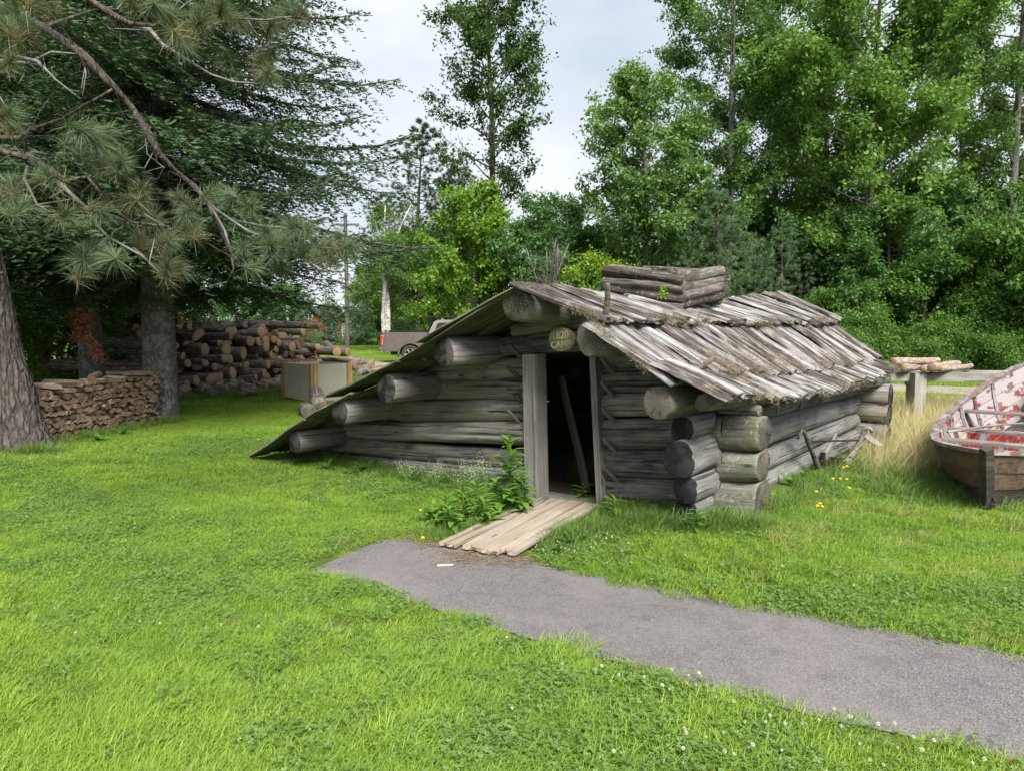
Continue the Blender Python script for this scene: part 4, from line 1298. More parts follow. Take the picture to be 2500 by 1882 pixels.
# ---- timber bench with peeled poles on it
M_timber = wood('bench_timber', (0.13, 0.115, 0.10), (0.25, 0.235, 0.21), (0.36, 0.345, 0.315), ys=18)
bench = thing('timber_bench', (7.7, 13.0, H(7.7, 13.0)), 'long grey timber bench on square posts beyond the cabin', 'bench')
zt = at(2300, 908, 13).z
b0, b1 = Vector((6.4, 13.05, zt)), Vector((11.2, 12.9, zt - .03))
mb = MB(); mb.box((0, -.10, -.165), ((b1 - b0).length, .10, 0)); mb.obj('beam', M_timber, bench, frame(b0, b1), bevel=.008)
c0, c1 = b0 + Vector((.25, .75, 0)), b1 + Vector((.1, .75, 0))
mb = MB(); mb.box((0, -.10, -.165), ((c1 - c0).length, .10, -.002)); mb.obj('beam', M_timber, bench, frame(c0, c1), bevel=.008)
for x, y, w in ((7.36, 12.86, .21), (7.78, 13.72, .2), (10.5, 12.82, .21), (10.6, 13.7, .2)):
    zb_ = H(x, y) - .1
    mb = MB(); mb.box((0, -w / 2, -w / 2), (zt - zb_ - (.01 if y < 13.3 else .17), w / 2, w / 2))
    mb.obj('post', M_timber, bench, frame(Vector((x, y, zb_)), Vector((x, y, zb_ + 1)), up=(0, -1, 0)), bevel=.01)
mb = MB(); mb.box((0, -.04, -.13), (.86, .04, .0)); mb.obj('cross_piece', M_timber, bench, frame(Vector((7.55, 12.95, zt - .17)), Vector((7.68, 13.75, zt - .17))))
M_pole = bark('peeled_pole_bark', (0.14, 0.10, 0.078), (0.29, 0.235, 0.19), (0.42, 0.36, 0.30), 7, 2.5, .008, axis='X')
for k, (qa, qb, r, lab) in enumerate((((2180, 885, 12.8), (2289, 880, 13.4), .078, 'topmost pinkish pole on the timber bench, leftmost and farthest'), ((2205, 898, 12.8), (2262, 894, 13.4), .072, 'pinkish pole under the topmost pole on the timber bench'), ((2254, 901, 12.7), (2300, 890, 13.4), .062, 'thin pole left of the orange sawn end on the bench'),
                                 ((2275, 897, 12.62), (2338, 890, 13.5), .082, 'thick pole with fresh orange sawn end on the bench'), ((2297, 902, 12.7), (2370, 893, 13.6), .055, 'slender grey pole at the right end of the poles on the bench'))):
    seed += 1
    tag(log_between('pole', at(*qa), at(*qb), r, r * .85, [M_pole, M_fresh], None, seed, seg=14, rings=6, rough=.04), lab, 'pole', 'poles on the bench')

# ---- far things on the left: utility pole, wires, red house
M_pole_w = bark('utility_pole_wood', (0.07, 0.06, 0.052), (0.14, 0.125, 0.11), (0.21, 0.19, 0.17), 8, .8, .004)
up_ = thing('utility_pole', (at(848, 800, 47).x, 47, H(-10, 47)), 'thin grey utility pole standing among the far trees', 'utility pole')
px_ = at(848, 800, 47).x
mb = MB(); mb.tube([(px_, 47, H(px_, 47) - .3), (px_, 47, 9.2)], [.15, .11], 10); mb.obj('pole', M_pole_w, up_)
mb = MB(); mb.box((px_ - .9, 46.9, 8.4), (px_ + .9, 47.0, 8.52)); mb.obj('crossarm', M_pole_w, up_)
for dz in (6.3, 5.45):
    mb = MB(); mb.tube([(px_ + 40 * (t - .5) * 2, 47, dz + 1.0 * (2 * t - 1) ** 2) for t in np.linspace(0, 1, 15)], .014, 4)
    tag(mb.obj('cable', M_black, None), ['upper', 'lower'][int(dz < 6)] + ' thin black cable slung from the utility pole', 'cable')
hs = thing('house', (-17.0, 60, .5), 'small red house with white window far behind the log pile', 'house')
M_redsid = plain('red_siding', (0.30, 0.075, 0.05), .8)
M_white = plain('white_trim', (.72, .73, .74), .6, var=.05)
M_slate = plain('dark_roofing', (.05, .052, .055), .8)
hx0, hx1 = at(728, 780, 60).x, at(830, 780, 60).x
mb = MB(); mb.prism([(hx0, .4), (hx0, 2.4), (hx0 + 1.15, 3.15), (hx0 + 2.3, 2.4), (hx0 + 2.3, .4)], 60, 66); mb.obj('wall', M_redsid, hs)
mb = MB(); mb.box((hx0 + 2.31, 61.0, .4), (hx1, 66, 2.2)); mb.obj('wall', M_white, hs)
mb = MB(); mb.prism([(hx0 - .2, 2.32), (hx0 + 1.15, 3.32), (hx0 + 2.5, 2.32), (hx0 + 2.5, 2.42), (hx0 + 1.15, 3.44), (hx0 - .2, 2.42)], 59.7, 66.3); mb.obj('roof', M_slate, hs)
mb = MB(); mb.box((hx0 + 2.2, 59.8, 2.75), (hx1 + .25, 66.2, 3.0)); mb.obj('roof', M_slate, hs)
wx_ = at(754, 772, 60)
mb = MB(); mb.box((wx_.x - .34, 59.93, wx_.z - .3), (wx_.x + .34, 60.02, wx_.z + .3)); wo = mb.obj('window', M_white, hs)
for s in (-1, 1):
    mb = MB(); mb.box((wx_.x + s * .15 - .12, 59.915, wx_.z - .24), (wx_.x + s * .15 + .12, 59.935, wx_.z + .24)); mb.obj('pane', M_glass, wo)
mb = MB(); mb.box((hx1 - .25, 60.2, .4), (hx1 - .02, 60.45, 2.8)); mb.obj('porch_post', M_redsid, hs)

# ------------------------------------------------------------------ trees
def unit(a): return a / np.maximum(np.linalg.norm(a, axis=-1, keepdims=True), 1e-9)

def leaves_mesh(name, P, size, g, up=0.5, ratio=.62, D=None, sizevar=.35):
    """one folded four-cornered leaf per point"""
    n = len(P)
    nrm = unit(g.normal(0, 1, (n, 3)) + np.array([0, 0, up * 2]))
    d = unit(np.cross(nrm, g.normal(0, 1, (n, 3)))) if D is None else unit(D)
    s = unit(np.cross(d, nrm))
    L = size * g.uniform(1 - sizevar, 1 + sizevar, n)[:, None]
    Wd = L * ratio
    dn = np.array([0, 0, -1.0])
    v0 = P
    v1 = P + d * L * .45 + s * Wd * .5 + dn * L * .05
    v2 = P + d * L + dn * L * .15
    v3 = P + d * L * .45 - s * Wd * .5 + dn * L * .05
    V = np.stack([v0, v1, v2, v3], 1).reshape(-1, 3)
    b = np.arange(n)[:, None] * 4
    Fc = np.concatenate([b + [0, 1, 2], b + [0, 2, 3]], 1).reshape(-1)
    col = np.repeat(np.clip(g.normal(.5, .25, n), 0, 1), 4)
    return mesh_np(name, V, Fc, np.full(2 * n, 3), False, None, col)

def bez(p0, p1, p2, n):
    t = np.linspace(0, 1, n)[:, None]
    return (1 - t) ** 2 * p0 + 2 * t * (1 - t) * p1 + t ** 2 * p2

def broadleaf(seed, Ht, base, rad, nl, nleaf, lsize, tr, prof='oval', spread=.20, lift=.8, stems=1, lean=0.0, sparse=1.0, up=.4):
    """trunk with limbs and a crown of single leaves gathered on twigs"""
    g = np.random.default_rng(seed)
    mb = MB(); C, Wt = [], []
    for st in range(stems):
        az0 = g.uniform(0, 6.28); ln = lean + (.16 if stems > 1 else 0) * g.uniform(.5, 1.2)
        top = np.array([math.cos(az0) * ln * Ht, math.sin(az0) * ln * Ht, Ht * g.uniform(.88, 1.0)])
        tk = bez(np.array([0, 0, -.2]), np.array([g.normal(0, .04) * Ht, g.normal(0, .04) * Ht, Ht * .5]), top, 9)
        mb.tube(tk, [tr * (1 - .92 * i / 8) ** .8 + .012 for i in range(9)], 8)
        for i in range(nl // stems):
            u = (i + g.uniform(0, 1)) / (nl // stems)
            h = base + (1 - base) * u ** .9
            p0 = np.array([np.interp(h * 8, np.arange(9), tk[:, k]) for k in range(3)])
            if prof == 'oval': pr = math.sin(math.pi * min(1, .16 + .84 * u)) ** .7 * 1.05
            elif prof == 'column': pr = .55 + .45 * math.sin(math.pi * u) - .35 * u ** 3
            elif prof == 'dome': pr = math.sqrt(max(0, 1 - (u * .97) ** 2.2))
            else: pr = 1 - .8 * u
            L = rad * max(.12, pr) * g.uniform(.7, 1.25)
            az = i * 2.39996 + g.normal(0, .35)
            el = lift * g.uniform(.5, 1.3)
            d = np.array([math.cos(az) * math.cos(el), math.sin(az) * math.cos(el), math.sin(el)])
            p2 = p0 + d * L; p1 = p0 + d * L * .55 + np.array([0, 0, -.10 * L if lift > .4 else .12 * L])
            if prof == 'weep': p2 = p2 + np.array([0, 0, -.6 * L])
            lb = bez(p0, p1, p2, 7)
            r0 = max(.012, tr * .30 * (1 - h * .6))
            mb.tube(lb, [r0 * (1 - .8 * k / 6) for k in range(7)], 5, cap=False)
            wl_ = g.uniform(.35, 1.3)
            for k in range(g.integers(3, 7)):
                t = g.uniform(.3, 1.0)
                q0 = np.array([np.interp(t * 6, np.arange(7), lb[:, c]) for c in range(3)])
                dd = unit(d + g.normal(0, .75, 3)); 
                l2 = L * g.uniform(.18, .5) * (1.15 - .5 * t) + .12
                q2 = q0 + dd * l2 + np.array([0, 0, -.25 * l2 if prof == 'weep' else 0])
                mb.tube([q0, q0 + dd * l2 * .5 + g.normal(0, .02, 3), q2], [r0 * .4, r0 * .28, .006], 3, cap=False)
                for m in range(5):
                    C.append(q0 + (q2 - q0) * (m + .6) / 5); Wt.append(l2 * wl_ * g.uniform(.3, 1.5))
            for t in np.linspace(.45, 1, 4):
                C.append(np.array([np.interp(t * 6, np.arange(7), lb[:, c]) for c in range(3)])); Wt.append(L * .3 * wl_)
    C = np.array(C); Wt = np.array(Wt) ** sparse; Wt /= Wt.sum()
    idx = g.choice(len(C), nleaf, p=Wt)
    P = C[idx] + g.normal(0, spread, (nleaf, 3)) * np.array([1, 1, .75])
    return mb.mesh('trunk', True), leaves_mesh('crown', P, lsize, g, up)

def spruce(seed, Ht, R, base, nb, droop=.35, tw=.15, tip=.12, dens=1.0, tr=.3, pw=.75, wide=.045, sec=.17, tws=.085):
    """drooping whorled branches carrying flat sprays of needle twigs"""
    g = np.random.default_rng(seed)
    mb = MB()
    mb.tube([(0, 0, -.3), (0, 0, 0), (0, 0, .5), (0.02, 0.01, Ht * .5), (0, 0, Ht)], [tr * 1.25, tr * 1.08, tr, tr * .6, .015], 16)
    B, Dv, Sz = [], [], []
    for i in range(nb):
        u = (i + g.uniform(0, 1)) / nb
        z = base + (Ht - base) * u ** 1.35
        k = 1 - (z - base) / (Ht - base)
        L = R * (k ** pw) * g.uniform(.72, 1.15) + .12
        az = i * 2.39996 + g.normal(0, .3)
        dh = np.array([math.cos(az), math.sin(az), 0]); sd_ = np.array([-math.sin(az), math.cos(az), 0])
        dr = droop * g.uniform(.7, 1.3)
        s = np.linspace(0, 1, 8)
        zz = z + L * (.10 * s - dr * s ** 1.4 * (.5 + .5 * k) + .16 * s ** 4)
        bp = dh[None] * (s * L)[:, None] + sd_[None] * (.05 * L * np.sin(s * 3))[:, None]; bp[:, 2] = zz
        r0 = max(.012, .013 * L + .006)
        mb.tube(bp, [r0 * (1 - .85 * t) for t in s], 5, cap=False)
        ns_ = max(3, int(L / sec * dens))
        for m in range(ns_):
            t = .12 + .88 * (m + g.uniform(0, 1)) / ns_
            p = np.array([np.interp(t * 7, np.arange(8), bp[:, c]) for c in range(3)])
            tg = unit(np.array([np.interp(min(1, t + .05) * 7, np.arange(8), bp[:, c]) for c in range(3)]) - p + 1e-6 * dh)
            for sgn in (-1, 1):
                l2 = (.36 * L * (1 - t) ** .7 + min(.30, .12 * L + .05)) * g.uniform(.6, 1.2)
                d2 = unit(tg * .75 + sd_ * sgn * .85 + g.normal(0, .10, 3))
                n3 = max(2, int(l2 / tws * dens))
                q = (np.arange(n3) + g.uniform(0, 1, n3)) / n3
                pts = p[None] + d2[None] * (q * l2)[:, None]
                pts[:, 2] -= .34 * l2 * q ** 1.5 * (1 + droop) + g.normal(0, .03, n3)
                for sg in (-1, 1):
                    dd = unit(d2[None] * .8 + np.cross(d2, [0, 0, 1])[None] * sg * .8 + g.normal(0, .24, (n3, 3)) + np.array([0, 0, -.12]))
                    B.append(pts); Dv.append(dd); Sz.append(tw * g.uniform(.6, 1.2, n3) * (.65 + .35 * (1 - q)))
    B = np.concatenate(B); Dv = np.concatenate(Dv); Sz = np.concatenate(Sz)
    n = len(B)
    nrm = unit(np.cross(Dv, g.normal(0, 1, (n, 3))) * .5 + np.array([0, 0, .7]))
    sv = unit(np.cross(Dv, nrm)); L = Sz[:, None]
    v0 = B; v1 = B + Dv * L * .35 + sv * wide * .5; v2 = B + Dv * L; v3 = B + Dv * L * .35 - sv * wide * .5
    V = np.stack([v0, v1, v2, v3], 1).reshape(-1, 3)
    f = (np.arange(n)[:, None] * 4 + np.array([[0, 1, 2, 3]])).reshape(-1)
    col = np.repeat(np.clip(g.normal(.45, .22, n) + .25 * (g.random(n) < .08), 0, 1), 4)
    return mb.mesh('trunk', True), mesh_np('crown', V, f, np.full(n, 4), False, None, col)

def softpine(seed, Ht, R, base, nb, tr, needles=26, nlen=.13, curve=.25, tufts=7):
    """pine: bare trunk, layered limbs ending in needle tufts"""
    g = np.random.default_rng(seed)
    mb = MB(); mb.tube([(0, 0, -.2), (0.03 * Ht * g.normal(), .02 * Ht * g.normal(), Ht * .5), (0, 0, Ht)], [tr, tr * .7, .008], 8)
    C, N_ = [], []
    for i in range(nb):
        u = (i + g.uniform(0, 1)) / nb
        z = Ht * (base + (1 - base) * u); k = math.sin(math.pi * min(1, .25 + .75 * u)) ** .8
        L = R * max(.15, k) * g.uniform(.6, 1.2); az = i * 2.39996 + g.normal(0, .4)
        dh = np.array([math.cos(az), math.sin(az), 0])
        p0 = np.array([0, 0, z]); p2 = p0 + dh * L + np.array([0, 0, curve * L]); lb = bez(p0, p0 + dh * L * .6 + [0, 0, -.02 * L], p2, 6)
        mb.tube(lb, [.03 * (1 - .75 * t / 5) * (tr / .2) for t in range(6)], 4, cap=False)
        for m in range(tufts):
            t = g.uniform(.4, 1.0)
            q = np.array([np.interp(t * 5, np.arange(6), lb[:, c]) for c in range(3)])
            e = q + unit(dh + g.normal(0, .7, 3)) * L * .22 * g.uniform(.3, 1) + np.array([0, 0, .05])
            mb.tube([q, e], [.010, .006], 3, cap=False)
            C.append(e); N_.append(unit(e - q + np.array([0, 0, .06])))
    C = np.repeat(np.array(C), needles, 0); N_ = np.repeat(np.array(N_), needles, 0); n = len(C)
    d = unit(g.normal(0, 1, (n, 3)) * .75 + N_); s = unit(np.cross(d, g.normal(0, 1, (n, 3))))
    C = C + g.normal(0, .03, (n, 3)); L = nlen * g.uniform(.7, 1.2, n)[:, None]; w = .011
    V = np.stack([C - s * w, C + s * w, C + d * L], 1).reshape(-1, 3)
    col = np.repeat(g.uniform(0, 1, n), 3)
    return mb.mesh('trunk', True), mesh_np('crown', V, np.arange(3 * n), np.full(n, 3), False, None, col)

def plant_tree(name, tm, loc, label, cat='tree', group=None, rz=0.0, s=1.0, sz=None, crown='crown'):
    loc = Vector(loc)
    t = thing(name, loc, label, cat, group)
    M = Matrix.Translation(loc) @ Matrix.Rotation(rz, 4, 'Z') @ Matrix.Diagonal((s, s, sz or s, 1))
    obj('trunk', tm[0], None, t, M); obj(crown, tm[1], None, t, M)
    return t

def dress(tm, mt, mc):
    tm[0].materials.append(mt); tm[1].materials.append(mc); return tm

B_spruce = bark('spruce_bark', (0.045, 0.042, 0.040), (0.125, 0.12, 0.115), (0.26, 0.255, 0.245), 9, 5.0, .012, (0.30, 0.305, 0.29), .45)
B_pine = bark('red_pine_bark', (0.035, 0.029, 0.027), (0.088, 0.075, 0.068), (0.165, 0.145, 0.132), 7.0, 1.6, .03, (0.13, 0.10, 0.085), .4)
B_grey = bark('smooth_grey_bark', (0.09, 0.085, 0.075), (0.17, 0.165, 0.15), (0.26, 0.255, 0.235), 4, 2, .006, (0.10, 0.10, 0.085), .4)
B_brown = bark('brown_twig_bark', (0.045, 0.035, 0.028), (0.09, 0.075, 0.06), (0.15, 0.13, 0.11), 5, 2, .006)
def birch_mat():
    t = NT('birch_bark')
    v, r = t.obco((3, 3, 14))
    n = t.noise(v, 1.3, 5, .65)
    v2, _ = t.obco((2, 2, 2.5), 9)
    k = t.noise(v2, 1.6, 4, .6)
    c = t.ramp(n, [(0.36, (0.05, 0.045, 0.04)), (0.44, (0.42, 0.40, 0.37)), (0.7, (0.62, 0.60, 0.57))])
    c = t.mix(t.ramp(k, [(0.52, 0.0), (0.66, .8)]), c, (0.13, 0.115, 0.10))
    return t.bsdf(c, .8, t.bump(n, .008), .15)
B_birch = birch_mat()
L_spruce = leaf('spruce_needles', (0.0330, 0.0682, 0.0308), (0.0825, 0.1375, 0.0572), .15, gloss=0)
L_spruce2 = leaf('young_spruce_needles', (0.060, 0.130, 0.045), (0.135, 0.235, 0.085), .25, gloss=.05)
L_pine = leaf('long_pine_needles', (0.0650, 0.1150, 0.0500), (0.1500, 0.2000, 0.0950), .2, gloss=.05, hue=(0.26, 0.17, 0.085), hamt=.16)
L_pineb = leaf('far_pine_needles', (0.0495, 0.0935, 0.0495), (0.0935, 0.1485, 0.0715), .2)
L_soft = leaf('white_pine_needles', (0.0660, 0.1440, 0.0540), (0.1380, 0.2460, 0.0900), .25)
L_aspen = leaf('aspen_leaves', (0.0807, 0.1800, 0.0397), (0.1863, 0.3105, 0.0845), .40, gloss=.05)
L_aspen_y = leaf('bright_aspen_leaves', (0.0978, 0.2127, 0.0345), (0.2127, 0.3565, 0.0713), .42, gloss=.05)
L_dark = leaf('dark_maple_leaves', (0.0488, 0.1333, 0.0325), (0.1219, 0.2438, 0.0617), .42, gloss=.05)
L_maple = leaf('fresh_maple_leaves', (0.0800, 0.1850, 0.0180), (0.1900, 0.3300, 0.0360), .42, gloss=.05)
L_cherry = leaf('cherry_leaves', (0.0330, 0.0825, 0.0198), (0.0770, 0.1430, 0.0330), .35, gloss=.05)
L_lime = leaf('lime_green_leaves', (0.1300, 0.2500, 0.0120), (0.2400, 0.3700, 0.0250), .45, gloss=.08)
L_birch = leaf('birch_leaves', (0.0690, 0.1495, 0.0230), (0.1437, 0.2472, 0.0460), .42, gloss=.05)
L_shrub = leaf('shrub_leaves', (0.0575, 0.1495, 0.0230), (0.1380, 0.2587, 0.0460), .38, gloss=.05)
L_under = leaf('undergrowth_leaves', (0.0675, 0.1650, 0.0225), (0.1575, 0.2850, 0.0450), .38, gloss=.05)
L_dead = leaf('dead_spruce_needles', (0.1600, 0.0450, 0.0200), (0.3400, 0.1200, 0.0550), .2)

# prototypes, each used by several trees
T_aspen = [dress(broadleaf(10 + k, 17, .24, 3.1, 52, 40000, .125, .17, 'column', .17, .7, sparse=1.5), B_grey, L_aspen) for k in range(2)]
T_bright = dress(broadleaf(15, 16, .20, 4.2, 70, 60000, .15, .2, 'column', .19, .6, sparse=1.45), B_grey, L_aspen_y)
T_poplar = dress(broadleaf(17, 12, .10, 3.1, 64, 44000, .15, .18, 'oval', .16, .8, sparse=1.5), B_grey, L_aspen)
T_cherry = dress(broadleaf(21, 15, .34, 2.9, 52, 21000, .13, .16, 'column', .15, .75, sparse=1.6), B_brown, L_cherry)
T_dark = [dress(broadleaf(30 + k, 9, .06, 3.1, 60, 30000, .18, .16, 'oval', .17, .5, sparse=1.4), B_brown, L_dark) for k in range(2)]
T_maple = dress(broadleaf(35, 5.6, .03, 2.2, 60, 32000, .135, .10, 'dome', .14, .6, sparse=1.3), B_brown, L_maple)
T_shrub = [dress(broadleaf(40 + k, 2.0, .03, 1.15, 34, 9000, .09, .03, 'dome', .16, .7, stems=3), B_brown, L_shrub) for k in range(2)]
T_bush = dress(broadleaf(45, 5.5, .04, 2.2, 52, 24000, .155, .07, 'oval', .15, .6, stems=3, sparse=1.4), B_brown, L_shrub)
T_lime = dress(broadleaf(47, 3.6, .05, 1.0, 34, 9000, .10, .05, 'oval', .16, .8), B_brown, L_lime)
T_birch = dress(broadleaf(50, 9.5, .28, 2.9, 36, 26000, .09, .16, 'weep', .20, .75, stems=3), B_birch, L_birch)
T_under = dress(broadleaf(55, 2.8, .05, 1.1, 30, 6500, .10, .03, 'oval', .18, .6, stems=2), B_brown, L_under)
T_spruce = [dress(spruce(60, 22, 5.3, 3.9, 275, .38, .155, tr=.33, sec=.20, wide=.036, tws=.054), B_spruce, L_spruce)] * 2
T_young = dress(spruce(65, 5.2, 1.5, .25, 130, .25, .14, tr=.07, pw=.9, wide=.055, sec=.14), B_spruce, L_spruce2)
T_white = dress(softpine(70, 9, 3.0, .06, 130, .13, 44, .17, .12, 10), B_brown, L_soft)
T_rpine = dress(softpine(75, 14, 2.8, .45, 60, .2, 60, .24, .3, 8), B_pine, L_pineb)

def tl(px, Yd): x = (px - CX) / F_PX * Yd; return Vector((x, Yd, H(x, Yd) - .05))

# left: three spruces in a row, the nearest with a red dead spray
sp1 = gnd(395, 1022)
nt = plant_tree('spruce_tree', T_spruce[0], sp1, 'big dark spruce with thick grey trunk at the right end of firewood stack', 'tree', 'tall spruces on the left', rz=.4)
lb_ = spruce(88, 3.7, 4.0, 3.2, 4, .42, .125, tr=.05, sec=.12, wide=.022, pw=.25, tws=.04)
lb_[0].materials.append(B_spruce); lb_[1].materials.append(L_spruce)
obj('low_boughs', lb_[1], None, nt, Matrix.Translation(sp1) @ Matrix.Rotation(.9, 4, 'Z')); obj('low_limbs', lb_[0], None, nt, Matrix.Translation(sp1 + Vector((0, 0, .0))) @ Matrix.Rotation(.9, 4, 'Z'))
plant_tree('spruce_tree', T_spruce[1], tl(222, 16.2), 'tall spruce with leaning trunk right behind the firewood stack', 'tree', 'tall spruces on the left', rz=2.2, s=.80)
plant_tree('spruce_tree', T_spruce[0], tl(95, 21.0), 'thin-trunked spruce farthest back at the left edge', 'tree', 'tall spruces on the left', rz=4.0, s=.85)
plant_tree('spruce_tree', T_spruce[1], tl(-120, 17.0), 'tall spruce left of the pine trunk, mostly out of view', 'tree', 'tall spruces on the left', rz=5.0, s=.95)
# undergrowth between the trunks
for k, (px, Yd, s) in enumerate(((110, 19.5, 1.0), (150, 20.5, 1.1), (285, 20.0, 1.1), (330, 21.5, 1.15), (40, 21, 1.2), (255, 23, 1.2), (420, 24.5, 1.2))):
    plant_tree('sapling', T_under, tl(px, Yd), ['leafy sapling left of the leaning spruce trunk', 'leafy sapling just behind the firewood stack', 'leafy sapling between the two grey spruce trunks', 'leafy sapling hugging the big spruce trunk', 'leafy sapling beside the far left trunk', 'taller sapling in the gap between spruce trunks', 'sapling behind the dark end of the log pile'][k], 'sapling', 'saplings under the spruces', rz=k * 1.3, s=s)

# the near red pine: leaning trunk and overhanging limbs with long needle tufts
pb = gnd(62, 1096)
pine = thing('pine_tree', pb, 'red pine at the left edge with leaning trunk and long-needled boughs', 'tree')
g = np.random.default_rng(90)
pts = [pb + Vector((.08, 0, -.3)), pb + Vector((.03, 0, 0)), pb + Vector((-.06, 0, .35)), pb + Vector((-.30, .02, 1.5)), pb + Vector((-.55, .05, 3.0)), pb + Vector((-.95, .05, 5.5)), pb + Vector((-1.3, .0, 9)), pb + Vector((-1.5, 0, 14))]
from mathutils import noise as mnoise
def furrowed(pts, rad, seg, rings, amp, sx, sz):
    """trunk surface broken into long bark plates"""
    P_ = np.array([tuple(p) for p in pts]); d = np.r_[0, np.cumsum(np.linalg.norm(np.diff(P_, axis=0), axis=1))]
    t = np.linspace(0, d[-1], rings); V, F = [], []
    C_ = np.stack([np.interp(t, d, P_[:, k]) for k in range(3)], 1); R = np.interp(t, d, rad)
    for i in range(rings):
        for j in range(seg):
            a = 2 * math.pi * j / seg
            q = Vector((math.cos(a) * sx, math.sin(a) * sx, t[i] * sz))
            f = mnoise.voronoi(q + mnoise.noise_vector(q * 1.7) * .35)[0]
            k = min(1.0, (f[1] - f[0]) * 2.2) + .25 * mnoise.noise(q * 5)
            r = R[i] * (1 + .04 * math.sin(2 * a + t[i])) + amp * (k - .6)
            V.append((C_[i, 0] + math.cos(a) * r, C_[i, 1] + math.sin(a) * r, C_[i, 2]))
    for i in range(rings - 1):
        for j in range(seg):
            a = i * seg; F.append((a + j, a + (j + 1) % seg, a + seg + (j + 1) % seg, a + seg + j))
    return mesh_py('trunk', V, F, True)
obj('trunk', furrowed(pts[:6], [.44, .37, .315, .285, .265, .24], 84, 190, .022, 2.6, 3.2), B_pine, pine)
mb = MB(); mb.tube(pts[5:], [.24, .19, .06], 16)
mb.obj('upper_trunk', B_pine, pine, smooth=True)
Z4 = 2.191
LIMBS = [([(-250, -80), (60, 60), (240, 150), (440, 290), (600, 460), (700, 570), (780, 690), (850, 820), (930, 910), (1040, 1000), (1110, 1080), (1150, 1180), (1240, 1360), (1290, 1420)], .048, 6.6),
         ([(-250, 820), (0, 740), (100, 740), (160, 700), (330, 640), (450, 570), (600, 480)], .030, 6.0),
         ([(-250, 760), (0, 810), (160, 850), (250, 900), (350, 970), (470, 950), (540, 1030), (600, 1110), (700, 1190), (900, 1215)], .034, 5.8),
         ([(150, 830), (240, 900), (380, 1040), (480, 1130), (500, 1190), (580, 1270), (760, 1370), (870, 1480)], .022, 5.7),
         ([(-200, -220), (300, -120), (480, 0), (620, 90), (700, 130), (830, 140), (950, 50)], .040, 6.2),
         ([(700, 130), (800, 160), (870, 240), (930, 280), (1030, 340), (1130, 400), (1250, 440), (1390, 450)], .022, 6.2),
         ([(240, 150), (380, 100), (520, 50), (600, 40)], .022, 6.5),
         ([(60, 300), (200, 330), (300, 430), (430, 530)], .020, 6.0),
         ([(-200, 300), (0, 330), (150, 340), (280, 280), (400, 290)], .024, 6.3),
         ([(580, 1270), (520, 1330), (540, 1430), (480, 1460)], .016, 5.7),
         ([(100, 740), (60, 620), (0, 520)], .018, 6.0), ([(160, 850), (130, 960), (200, 1100), (300, 1150)], .016, 5.8),
         ([(1040, 1000), (1150, 1120), (1240, 1180), (1330, 1240), (1500, 1300), (1620, 1370)], .020, 6.9), ([(1110, 1080), (1200, 1230), (1230, 1330), (1250, 1440), (1190, 1560)], .015, 6.8),
         ([(1240, 1180), (1400, 1210), (1600, 1230), (1760, 1310)], .016, 7.0), ([(760, 690), (820, 780), (840, 870), (880, 900)], .012, 6.5), ([(930, 280), (1040, 210), (1150, 130), (1260, 100), (1420, 110), (1560, 90)], .018, 6.3),
         ([(830, 140), (920, 90), (1000, 20), (1080, -30)], .018, 6.2), ([(700, 1190), (600, 1250), (590, 1300)], .012, 5.8), ([(440, 290), (460, 400), (440, 520)], .010, 6.6),
         ([(1500, 1300), (1480, 1380), (1500, 1440)], .012, 6.9), ([(0, 810), (-40, 900), (60, 1000), (90, 1120)], .016, 5.9)]
for L_, r0, Yd in LIMBS:
    n = len(L_)
    P_ = [at(x / Z4, y / Z4, Yd + .5 * (1 - i / n) + .12 * math.sin(i * 1.7 + r0 * 900)) for i, (x, y) in enumerate(L_)]
    mb = MB(); mb.tube(P_, [r0 * (1 - .72 * i / (n - 1)) * (1 + .15 * math.sin(i * 2.3)) for i in range(n)], 7)
    # dead side twigs
    for i in range(n - 1):
        for q in range(2):
            a = P_[i].lerp(P_[i + 1], g.uniform(0, 1)); d = Vector(g.normal(0, 1, 3)); d.z -= .2
            if g.random() < .75:
                b = a + d.normalized() * g.uniform(.1, .32); c = b + Vector(g.normal(0, .08, 3))
                mb.tube([a, b, c], [.006, .0045, .0025], 4, cap=False)
    mb.obj('limb', B_grey if r0 < .03 else B_pine, pine, smooth=True)
TUFTS = [(110, 150), (40, 180), (90, 90), (150, 220), (20, 90), (270, 30), (190, 20), (420, 690), (540, 720), (640, 890), (390, 780), (610, 860), (560, 900), (480, 740), (760, 1040), (980, 1080), (1000, 1140), (920, 1270), (1040, 1240), (440, 1390), (440, 1460), (610, 1380), (480, 1370), (950, 1430), (890, 1450), (750, 1290), (340, 1150), (500, 1130), (1120, 1040), (1230, 340), (1440, 400), (1440, 300), (1400, 360), (910, 110), (1000, 190), (960, 220), (1080, 40), (1110, 90), (1260, 120), (1560, 90), (1620, 70), (1440, 160), (1500, 130), (1240, 1060), (1330, 1110), (1580, 1210), (1640, 1230), (1740, 1320), (1810, 1310), (1500, 1300), (1620, 1360), (1500, 1440), (1350, 1430), (60, 1130), (110, 1120), (280, 950), (70, 1000), (20, 620), (70, 670), (1560, 1290), (1690, 1370), (1760, 1380), (1420, 1250), (1450, 1330), (820, 1180), (700, 1080), (1300, 1330), (1850, 1330), (1060, 130), (1180, 60), (830, 30), (700, 20), (40, 340), (880, 1300)]
needles_P, needles_D, needles_C = [], [], []
